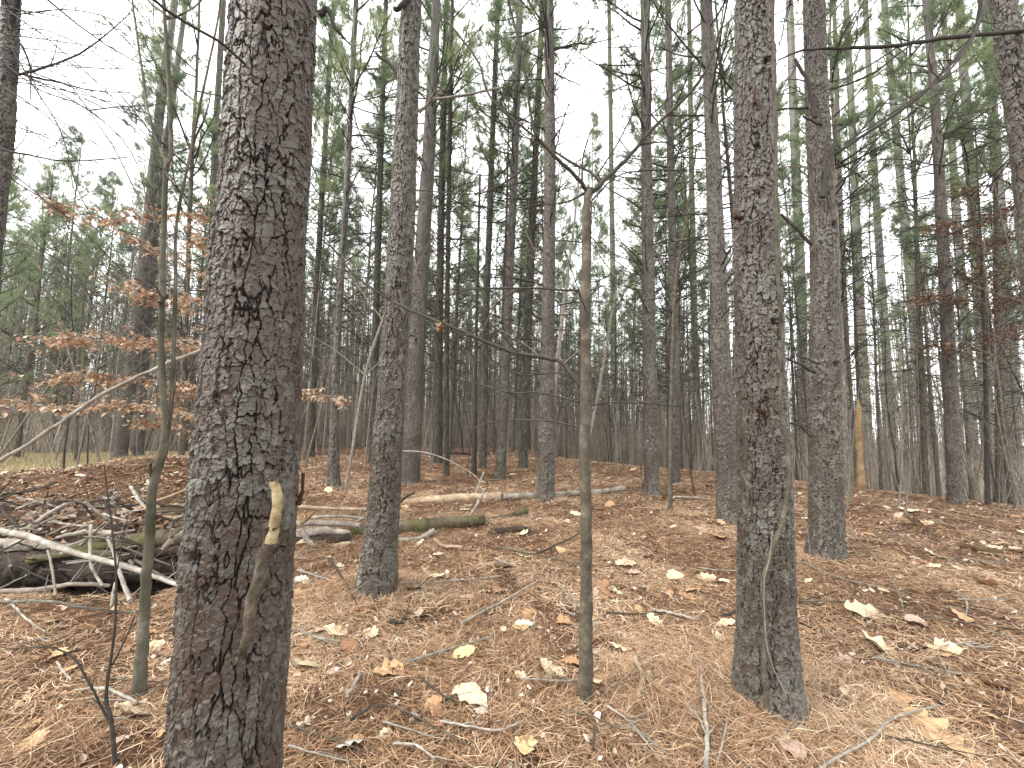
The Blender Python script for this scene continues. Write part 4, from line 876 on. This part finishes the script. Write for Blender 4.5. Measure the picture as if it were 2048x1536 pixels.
for q, (lab, pts, Ys, w, mt_) in enumerate([
    ('long pale branch slanting down across the tangle to the needles', [(-40, 1050), (60, 1075), (150, 1105), (260, 1136), (330, 1160), (400, 1182)], (3.1, 2.75), (22, 8), TWIG_PALE),
    ('grey forked branch resting on the long pale branch', [(42, 1068), (70, 1045), (110, 1020), (134, 1008)], (3.2, 3.6), (12, 9), LOGGREY),
    ('thin pale branch rising from the long pale branch toward the mossy log', [(105, 1106), (170, 1080), (220, 1068), (270, 1060)], (3.1, 3.5), (6, 6), TWIG_PALE),
    ('pale upright stick hanging before the black log', [(182, 1050), (180, 1100), (184, 1135), (205, 1172)], (3.3, 3.0), (8, 7), TWIG_PALE),
    ('second pale stick crossing the black log near the twiggy stem', [(215, 1075), (232, 1115), (240, 1150), (262, 1200)], (3.3, 2.9), (8, 11), TWIG_PALE),
    ('slim brown stick standing before the black log', [(97, 1100), (104, 1140), (112, 1190)], (3.0, 2.9), (6, 6), LOGGREY),
    ('dark stick slanting at the tip of the tangle', [(-20, 990), (10, 1025), (45, 1062)], (3.6, 3.4), (8, 10), LOGROT),
    ('dark bare branch reaching up over the dirt mound', [(-30, 1018), (20, 990), (70, 980), (110, 965)], (4.4, 4.8), (9, 4), TWIG_DARK),
    ('short whitish stick stuck upright on the dirt mound', [(262, 974), (275, 995), (290, 1018)], (5.2, 4.8), (9, 8), TWIG_PALE),
    ('tan pole sloping off the dirt mound toward the near trunk', [(270, 1018), (320, 1000), (400, 968)], (5.0, 4.9), (6, 8), LOGTAN),
    ('reddish short stick lying over the stripped logs', [(225, 1058), (255, 1030), (285, 1014)], (4.3, 4.4), (7, 8), LOGTAN),
    ('grey stick leaning on the stripped logs near the trunk', [(330, 1048), (360, 1034), (395, 1012)], (4.3, 4.3), (7, 9), TWIG_PALE),
    ('whitish bent stick lying on top of the tangle', [(82, 1042), (120, 1046), (160, 1052), (185, 1050)], (4.2, 4.1), (7, 8), TWIG_PALE),
    ('weathered slab lying over the reddish needles in the tangle', [(115, 1075), (170, 1064), (225, 1066)], (3.9, 3.9), (10, 18), LOGGREY),
    ('thin twig arching over the black hollow', [(125, 1124), (180, 1116), (240, 1092)], (3.2, 3.3), (3, 2), TWIG_GREY),
    ('thin grey twig by the mossy sapling stem over the hollow', [(150, 1160), (190, 1120), (245, 1090)], (3.4, 3.4), (3, 2), TWIG_GREY),
    ('pale crooked stick low at the foot of the black log', [(88, 1190), (92, 1170), (96, 1150)], (2.9, 2.9), (3, 2), TWIG_PALE),
    ('dark stubby branch stuck up at the edge of the tangle', [(0, 985), (15, 968), (40, 948)], (3.9, 3.9), (5, 2), TWIG_DARK),
    ('grey branch buried along the foot of the black log', [(-30, 1185), (60, 1180), (150, 1168), (220, 1172)], (3.2, 3.4), (16, 10), LOGGREY),
    ('thin pale stick poking down beside the mossy sapling', [(222, 1212), (226, 1185), (230, 1165)], (2.6, 2.7), (7, 5), TWIG_PALE)]):
    log_('fallen_branch', lab, pts, Ys[0], w, mt_, 9, Ys[1], seed=50 + q, rough=.1, twigs=2 if w[0] > 7 else 0, cat='branch', wob=.25)
for q, (lab, pts, Y_, w, mt_) in enumerate([('dark brown log across the back of the tangle under the stripped logs', [(-60, 1068), (60, 1062), (160, 1068), (260, 1060)], 4.15, (34, 30), LOGROT),
    ('grey brown log with loose bark in the left of the tangle', [(-80, 1098), (0, 1088), (100, 1094), (170, 1098)], 3.9, (36, 26), LOGGREY), ('thick dark log end resting high on the tangle at the left', [(-80, 1012), (0, 1018), (80, 1034)], 4.6, (30, 22), LOGROT),
    ('narrow mossy log slanting into the hollow', [(60, 1120), (150, 1106), (250, 1112)], 3.75, (24, 18), LOGMOSS), ('short brown log bridging the hollow near the mossy sapling', [(230, 1118), (300, 1106), (400, 1100)], 3.7, (20, 24), LOGROT)]):
    log_('fallen_log', lab, pts, Y_, w, mt_, 18, Y_ + .1, .2, 2, 900 + q)
r = random.Random(808)
for k in range(150):                      # more broken sticks thrown over the tangle
    px = r.uniform(-60, 390); Y = r.uniform(3.2, 5.4); py = r.uniform(1020, 1170) if Y < 4.4 else r.uniform(985, 1050); L = r.uniform(30, 130); a = r.gauss(0, .5) if r.random() < .7 else r.uniform(-1.5, 1.5)
    dx = math.cos(a) * L; dy = math.sin(a) * L * .6
    log_('fallen_branch', 'broken weathered stick lost among the crossed branches of the tangle', [(px - dx / 2, py - dy / 2), (px, py + r.uniform(-5, 5)), (px + dx / 2, py + dy / 2)], Y, (r.uniform(4, 11), r.uniform(2, 5)), r.choice([TWIG_PALE, TWIG_GREY, TWIG_DARK, TWIG_DARK, LOGGREY, LOGROT, LOGROT, SAPBARK]), 7, Y + r.uniform(-.3, .3), .12, r.randint(0, 2), 300 + k, 'branch', .3, 'broken sticks in the log tangle')
# dark earth hollow behind the tangle (a bank of dirt)
nx, ny = 120, 60; U_, V_ = np.meshgrid(np.linspace(0, 1, nx), np.linspace(0, 1, ny), indexing='ij')
pa = at(-160, 1100, 4.2); pb = at(430, 1080, 4.25); bx = pa.x + (pb.x - pa.x) * U_; by = 3.85 + .9 * V_
hh = .40 * np.sin(np.clip(V_, 0, 1) * math.pi) ** .7 * np.sin(np.clip(U_, 0, 1) * math.pi) ** .4; bz = G(bx, by) - .06 + hh + .07 * fbm(bx * 4, by * 4, 21, 4) * (hh > .02)
V = np.stack([bx, by, bz], 2).reshape(-1, 3); i, j = np.meshgrid(np.arange(nx - 1), np.arange(ny - 1), indexing='ij'); i = i.ravel(); j = j.ravel()
F = np.stack([i * ny + j, (i + 1) * ny + j, (i + 1) * ny + j + 1, i * ny + j + 1], 1)
kb = rng.integers(0, len(V), 2600); kb = kb[V[kb, 2] - G(V[kb, 0], V[kb, 1]) > .06]; C_ = V[kb] + np.column_stack([rng.normal(0, .02, (len(kb), 2)), np.full(len(kb), .02)]); n_ = len(kb)
a_ = rng.uniform(0, 6.28, n_); L_ = rng.uniform(.015, .07, n_); w_ = np.where(rng.random(n_) < .6, .004, rng.uniform(.01, .025, n_)); dz_ = rng.normal(0, .02, (n_, 4, 1)) * np.array([0, 0, 1.0])
u_ = np.stack([np.cos(a_), np.sin(a_), 0 * a_], 1) * L_[:, None]; v_ = np.stack([-np.sin(a_), np.cos(a_), 0 * a_], 1) * w_[:, None]
LV_ = np.stack([C_ - u_ - v_, C_ + u_ - v_, C_ + u_ + v_, C_ - u_ + v_], 1) + dz_
tag(link('bank_litter', mesh_np('bank_litter', LV_.reshape(-1, 3), np.arange(n_ * 4).reshape(-1, 4), FLAKE, {'tint': np.repeat(rng.random(n_) * .85, 4)})), 'needles and leaf bits lying on the dark bank among the logs', 'leaf litter', kind='stuff')
tag(link('dirt_bank', mesh_np('dirt_bank', V, F, DIRT, smooth=True)), kind='structure')

# near twigs in the left corner and fallen sticks over the floor
traced_tree('dead_shrub', 'thin dark leafless shrub in front of the mossy sapling', 'shrub', [([(238, 1560, 11), (222, 1440, 9), (212, 1390, 8), (228, 1270, 6), (232, 1150, 5), (222, 1040, 4), (208, 930, 3)], 0)], TWIG_DARK,
            [([(222, 1450), (185, 1380), (150, 1320), (100, 1295), (10, 1298)], (7, 3), 5), ([(225, 1330), (250, 1280), (270, 1230)], (5, 3), 1), ([(232, 1150), (250, 1060), (262, 1000)], (3, 1), 1)], base=None if False else ground(238, 1535), tw=2, tl=.15)
GSTK = [
 ('pale knobbly stick lying beside the foot of the tall scaly pine', [(1413, 1560), (1412, 1460), (1402, 1352)], (11, 8), TWIG_PALE), ('thin white twig next to the knobbly stick', [(1436, 1545), (1458, 1450), (1478, 1362)], (4, 3), TWIG_PALE),
 ('long whitish crooked branch lying across the needles before the curled tan leaf', [(1640, 1560), (1740, 1500), (1790, 1455), (1880, 1428)], (8, 4), TWIG_PALE), ('thin brown branch crossing the floor from the tall scaly pine', [(1600, 1214), (1700, 1217), (1850, 1245), (2060, 1275)], (5, 3), SAPBARK),
 ('grey twig arching across the needles below the stubby pine', [(1600, 1130), (1680, 1165), (1800, 1195), (1850, 1230)], (3, 2), TWIG_GREY), ('pale crooked twig near the pinkish leaf', [(1910, 1190), (1935, 1215), (1930, 1250)], (3, 3), TWIG_PALE),
 ('forked white twig among the needles by the curled tan leaf', [(1960, 1300), (1880, 1310), (1900, 1370)], (4, 3), TWIG_PALE), ('thin branch lying at the bottom of the view below the yellow leaf', [(880, 1462), (950, 1475), (1000, 1480), (1045, 1462)], (4, 3), TWIG_PALE),
 ('small grey stick left of the tan oak leaf', [(692, 1410), (706, 1390), (718, 1366)], (7, 6), TWIG_PALE), ('pale curved twig at the lower edge near the orange leaf', [(785, 1508), (830, 1512), (868, 1540)], (5, 4), TWIG_PALE),
 ('dark twig beside the large cream leaf', [(840, 1372), (880, 1405), (910, 1422)], (4, 3), TWIG_DARK), ('thin brown stick behind the centre sapling foot', [(1040, 1374), (1110, 1378), (1150, 1378)], (3, 3), TWIG_GREY),
 ('pair of crossed twigs right of the centre sapling', [(1215, 1430), (1260, 1465), (1320, 1540)], (4, 3), TWIG_PALE), ('second of the crossed twigs right of the centre sapling', [(1240, 1470), (1270, 1478), (1335, 1530)], (3, 3), TWIG_GREY),
 ('grey stick lying at the foot of the mossy sapling', [(150, 1398), (210, 1395), (272, 1425)], (6, 8), TWIG_PALE), ('short pale twig on the needles left of the mossy sapling', [(112, 1340), (125, 1360), (140, 1378)], (6, 4), TWIG_PALE),
 ('branch lying low at the left from the tangle toward the shrub', [(12, 1210), (50, 1250), (90, 1280)], (8, 4), TWIG_PALE), ('tan stick under the needles near the orange oak leaf', [(1270, 1330), (1285, 1370), (1275, 1420)], (9, 12), LOGTAN),
 ('fallen stick before the hummock with the leaning pine', [(780, 1255), (800, 1258), (812, 1250)], (8, 6), TWIG_DARK), ('thin stick lying near the lone leaf beside the leaning pine', [(815, 1190), (828, 1188), (845, 1190)], (6, 5), LOGROT),
 ('white splinter by the two leaves', [(990, 1125), (1010, 1134), (1030, 1142)], (3, 2), TWIG_PALE), ('thin twig on the needles before the centre sapling', [(1120, 1215), (1135, 1235), (1150, 1243)], (3, 2), TWIG_PALE),
 ('dark twig in the lower middle', [(700, 1460), (730, 1440), (745, 1424)], (6, 4), TWIG_DARK), ('grey stick in front of the scaly pine near its left foot', [(1305, 1232), (1350, 1240), (1390, 1250)], (7, 5), LOGGREY),
 ('long thin twig running down the slope from the stubby pine', [(1690, 1060), (1740, 1110), (1790, 1180), (1810, 1240)], (3, 2), TWIG_GREY), ('grey branch lying under the russet oak', [(1870, 1050), (1960, 1070), (2060, 1090)], (4, 3), LOGGREY)]
r = random.Random(321); NT = len(GSTK)
for k in range(46):
    px = r.uniform(-40, 2080); py = r.uniform(1060, 1530); L = r.uniform(25, 120); a = r.gauss(.2, .6); dx = L * math.cos(a); dy = L * math.sin(a) * .6
    GSTK.append(('thin dry twig lying loose among the pine needles', [(px - dx, py - dy), (px, py + r.uniform(-6, 6)), (px + dx, py + dy)], (r.uniform(3, 5.5), 2), r.choice([TWIG_PALE, TWIG_GREY, TWIG_GREY, TWIG_DARK, SAPBARK])))
for q, (lab, pts, w, mt_) in enumerate(GSTK):
    W3 = []
    for p in pts:
        g_ = ground(min(max(p[0], -100), 2200), min(p[1], 1600)); W3.append(g_ + Vector((0, 0, .045)))
    rd = [px_radius(w[0] + (w[1] - w[0]) * i_ / (len(pts) - 1), pts[i_][0], W3[i_].y) for i_ in range(len(pts))]
    base = W3[0].copy(); P, r_ = smooth_path(local(W3, base), rd, 7); rr_ = random.Random(q + 400)
    P = P + np.array([[rr_.uniform(-1, 1) for _ in range(3)] for _ in P]) * r_[:, None] * .4; mb = MB(); mb.tube(P, r_, 7, 0, True, .12)
    for _ in range(2):
        i_ = rr_.randrange(1, len(P) - 1); dd = side_dir(Vector(P[i_ + 1] - P[i_]), .7, rr_); dd.z = abs(dd.z) * .3 + .05; limb(mb, Vector(P[i_]), dd, rr_.uniform(.05, .2), r_[i_] * .5, 1, rr_, 4, 0, 1, .2, 0)
    tag(link('fallen_twig', mb.mesh('fallen_twig', mt_), None, base), lab, 'twig', 'loose twigs on the needle carpet' if q >= NT else None)
# a few thorny weeds and small dead stalks
r = random.Random(12)
for k in range(90):
    px = r.uniform(-60, 2120); py = r.uniform(960, 1420) if k < 60 else r.uniform(930, 1000); g_ = ground(px, py)
    if min((g_.x - q[0]) ** 2 + (g_.y - q[1]) ** 2 for q in PINES_XY) < .02: continue
    mb = MB(); r2 = random.Random(k); h_ = r2.uniform(.1, .35) if g_.y < 4 else r2.uniform(.2, .8)
    limb(mb, (0, 0, -.02), (r2.uniform(-.5, .5), r2.uniform(-.5, .5), 1), h_, .0022 if g_.y < 4 else .004, 3, r2, 4, 0, 1, .15, 0, None, .5, 5)
    tag(link('dead_stalk', mb.mesh('dead_stalk', TWIG_GREY if k % 3 else TWIG_DARK), None, g_), 'thin dead stalk sticking up out of the needle carpet', 'stalk', 'dead stalks in the needle carpet')

# ------------------------------------------------------------------ broad fallen leaves
def leaf_mesh(seed):
    r = random.Random(seed); n = 23; V = []; F = []; cl_ = r.uniform(-.6, 1.1); be = r.uniform(-.6, .6); tw_ = r.uniform(-.8, .8); ph = r.uniform(-.4, .4); nl = r.choice([3.0, 3.5, 4.0]); dep = r.uniform(.22, .42); wd = r.uniform(.27, .36)
    for i_ in range(n):
        t = i_ / (n - 1); env = wd * math.sin(math.pi * min(1, max(0, (t - .06) / .94)) ** .75) ** .62 if t > .06 else .012
        for (s_, f) in ((-1, 1), (-1, .5), (0, 0), (1, .5), (1, 1)):
            lob = 1 - dep * (.5 + .5 * math.cos(2 * math.pi * (t * nl) + ph + (.5 if s_ > 0 else 0))) ** 1.5 if .06 < t < .96 else 1
            ww = max(.006, env * lob * r.uniform(.92, 1.08)) * f; x_ = s_ * ww; y_ = t - .5 + .10 * f * (1 - t)
            V.append((x_, y_, cl_ * x_ * x_ * 1.5 + be * (y_ ** 2) + tw_ * x_ * y_ + .025 * f * math.sin(i_ * 1.1 + s_) + .02 * f * math.sin(i_ * .5 + seed)))
    for i_ in range(n - 1):
        for k in range(4): a_ = i_ * 5 + k; F.append((a_, a_ + 1, a_ + 6, a_ + 5))
    V = np.array(V); V[:, 2] -= np.percentile(V[:, 2], 10)
    return mesh_np('oak_leaf', V, np.array(F), LEAF, None, True)
LM = [leaf_mesh(i_) for i_ in range(10)]
CREAM = (.62, .52, .36); TAN = (.52, .34, .19); ORG = (.42, .25, .14); WHT = (.6, .55, .5); YEL = (.62, .48, .26); RUS = (.3, .16, .09); PNK = (.5, .37, .3)
LV = [(675, 1272, 55, CREAM, 'cream leaf lying upright-ended below the needle hummock'), (620, 1335, 62, CREAM, 'cream leaf close beside the near dark trunk'), (780, 1350, 62, TAN, 'tan pointed oak leaf left of the small yellow one'), (935, 1398, 84, CREAM, 'large cream oak leaf in the lower middle'),
      (930, 1312, 48, YEL, 'small yellow lobed leaf above the large cream one'), (1050, 1500, 62, YEL, 'golden oak leaf at the very bottom middle'), (1247, 1303, 50, CREAM, 'cream leaf right of the centre sapling foot'), (1003, 1137, 40, CREAM, 'pale leaf under the white splinter'),
      (855, 1155, 32, CREAM, 'pale leaf beside the leaning pine foot'), (803, 1138, 32, CREAM, 'pale leaf touching the leaning pine trunk'), (1048, 1117, 32, CREAM, 'cream scalloped leaf on open needles above the sapling'), (1252, 1132, 48, CREAM, 'wide pale leaf right of the centre sapling trunk'),
      (975, 1190, 32, CREAM, 'cream leaf amid plain needles left of the sapling'), (1230, 1190, 34, CREAM, 'cream leaf below the wide pale leaf'), (1060, 1235, 44, ORG, 'orange leaf left of the sapling, upper of two'), (1128, 1250, 46, ORG, 'dull orange leaf touching the sapling stem'),
      (1140, 1330, 42, ORG, 'orange oak leaf at the sapling left side'), (1120, 1400, 34, ORG, 'orange leaf beside the sapling foot'), (868, 1415, 42, ORG, 'peach leaf left of the large cream leaf'), (700, 1500, 60, WHT, 'whitish crumpled leaf at the bottom near the dark trunk'),
      (1190, 1372, 44, CREAM, 'cream leaf behind the sapling foot'), (1040, 1262, 42, YEL, 'yellow leaf below the upper orange leaf'), (700, 1300, 44, RUS, 'rusty leaf right of the cream leaf below the hummock'), (272, 1432, 82, CREAM, 'big cream leaf left of the near dark trunk foot'),
      (110, 1320, 50, TAN, 'tan leaf left of the dark shrub'), (306, 1300, 42, CREAM, 'pale leaf right of the mossy sapling foot'), (60, 1500, 76, TAN, 'tan leaf in the lower corner under the shrub'), (1738, 1235, 90, CREAM, 'long cream leaf right of the tall scaly pine'),
      (1760, 1302, 78, CREAM, 'cream lobed leaf below the long cream leaf'), (1890, 1306, 60, CREAM, 'cream leaf held by the forked white twig'), (1832, 1250, 56, PNK, 'pinkish leaf on the slope right of the scaly pine'), (1862, 1470, 120, TAN, 'large curled tan leaf near the lower corner'),
      (1585, 1505, 55, PNK, 'pale pink leaf below the foot of the tall scaly pine'), (1352, 1156, 46, CREAM, 'cream leaf before the brown pine'), (1410, 1160, 36, CREAM, 'small cream leaf next to the scaly pine trunk'), (1706, 1110, 32, CREAM, 'pale leaf beside the foot of the stubby pine'),
      (1975, 1175, 46, ORG, 'orange leaf high on the needle slope'), (1990, 1380, 50, ORG, 'orange leaf low at the edge of the slope'), (1960, 1105, 84, CREAM, 'long narrow pale leaf up the needle slope'), (1440, 1080, 42, TAN, 'tan leaf beneath the brown pine foot'), (1312, 1250, 42, CREAM, 'cream leaf left of the grey stick'),
      (1042, 1072, 34, CREAM, 'pale leaf beside the reddish bark slab'), (680, 1142, 26, CREAM, 'small pale leaf before the wood pile'), (1822, 1024, 46, CREAM, 'pale leaf before the needle slope pine'), (1835, 1052, 40, CREAM, 'second pale leaf just below another before the slope pine'), (600, 1165, 32, WHT, 'white leaf touching the edge of the near dark trunk'),
      (2040, 1108, 44, CREAM, 'pale leaf at the far edge of the needle slope'), (1380, 1200, 44, ORG, 'orange leaf against the scaly pine trunk'), (1800, 1400, 60, ORG, 'orange brown leaf between the branch and the cream lobed leaf'), (720, 1225, 34, RUS, 'rust leaf on the side of the hummock'), (640, 1180, 44, RUS, 'folded orange leaf near the dark trunk'),
      (330, 1470, 40, TAN, 'tan leaf fragment against the near dark trunk'), (1060, 1190, 30, ORG, 'small orange leaf in the middle of the open needles')]
r = random.Random(77)
def put_leaf(px, py, w, colr, lab, grp=None):
    g_ = ground(px, py); Lm = w * g_.y / FPX * r.uniform(1.0, 1.15); o = link('oak_leaf', LM[r.randrange(10)], None, g_ + Vector((0, 0, .024)))
    o.scale = (Lm, Lm, Lm * .8); o.rotation_euler = (r.gauss(.12, .22), r.gauss(0, .22), r.choice([1.57, -1.57, 0.4, 2.6]) + r.uniform(-.6, .6)); f = r.uniform(.88, 1.1); o.color = (colr[0] * f, colr[1] * f, colr[2] * f, 1); tag(o, lab, 'leaf', grp)
for l_ in LV: put_leaf(*l_)
for k in range(235):
    px = r.uniform(0, 2048); py = 940 + 260 * r.random() ** 1.4 if k < 175 else r.uniform(1180, 1500)
    w = r.uniform(14, 32) * (.55 + .9 * (py - 930) / 250) if k < 175 else r.uniform(18, 40); c_ = r.choice([CREAM, CREAM, CREAM, WHT, TAN, TAN, PNK, ORG, RUS]); put_leaf(px, py, w, c_, 'small fallen leaf scattered on the needle carpet', 'small leaves scattered over the needles')

# ------------------------------------------------------------------ damp winter air
hz = bpy.data.materials.new('haze'); hz.use_nodes = True; nt = hz.node_tree; nt.nodes.clear()
ho = nt.nodes.new('ShaderNodeOutputMaterial'); pv = nt.nodes.new('ShaderNodeVolumePrincipled'); pv.inputs['Density'].default_value = .0007
pv.inputs['Color'].default_value = (.93, .95, .97, 1); pv.inputs['Anisotropy'].default_value = .2
nt.links.new(pv.outputs[0], ho.inputs['Volume'])
zb = float(V_all_min) - 1.0; zt = 24.0; mb = MB(); a_ = 310.0
mb.add([(-a_, -a_, zb), (a_, -a_, zb), (a_, a_, zb), (-a_, a_, zb), (-a_, -a_, zt), (a_, -a_, zt), (a_, a_, zt), (-a_, a_, zt)], [(0, 3, 2, 1), (4, 5, 6, 7), (0, 1, 5, 4), (1, 2, 6, 5), (2, 3, 7, 6), (3, 0, 4, 7)])
tag(link('haze', mb.mesh('haze', hz, False)), kind='stuff')
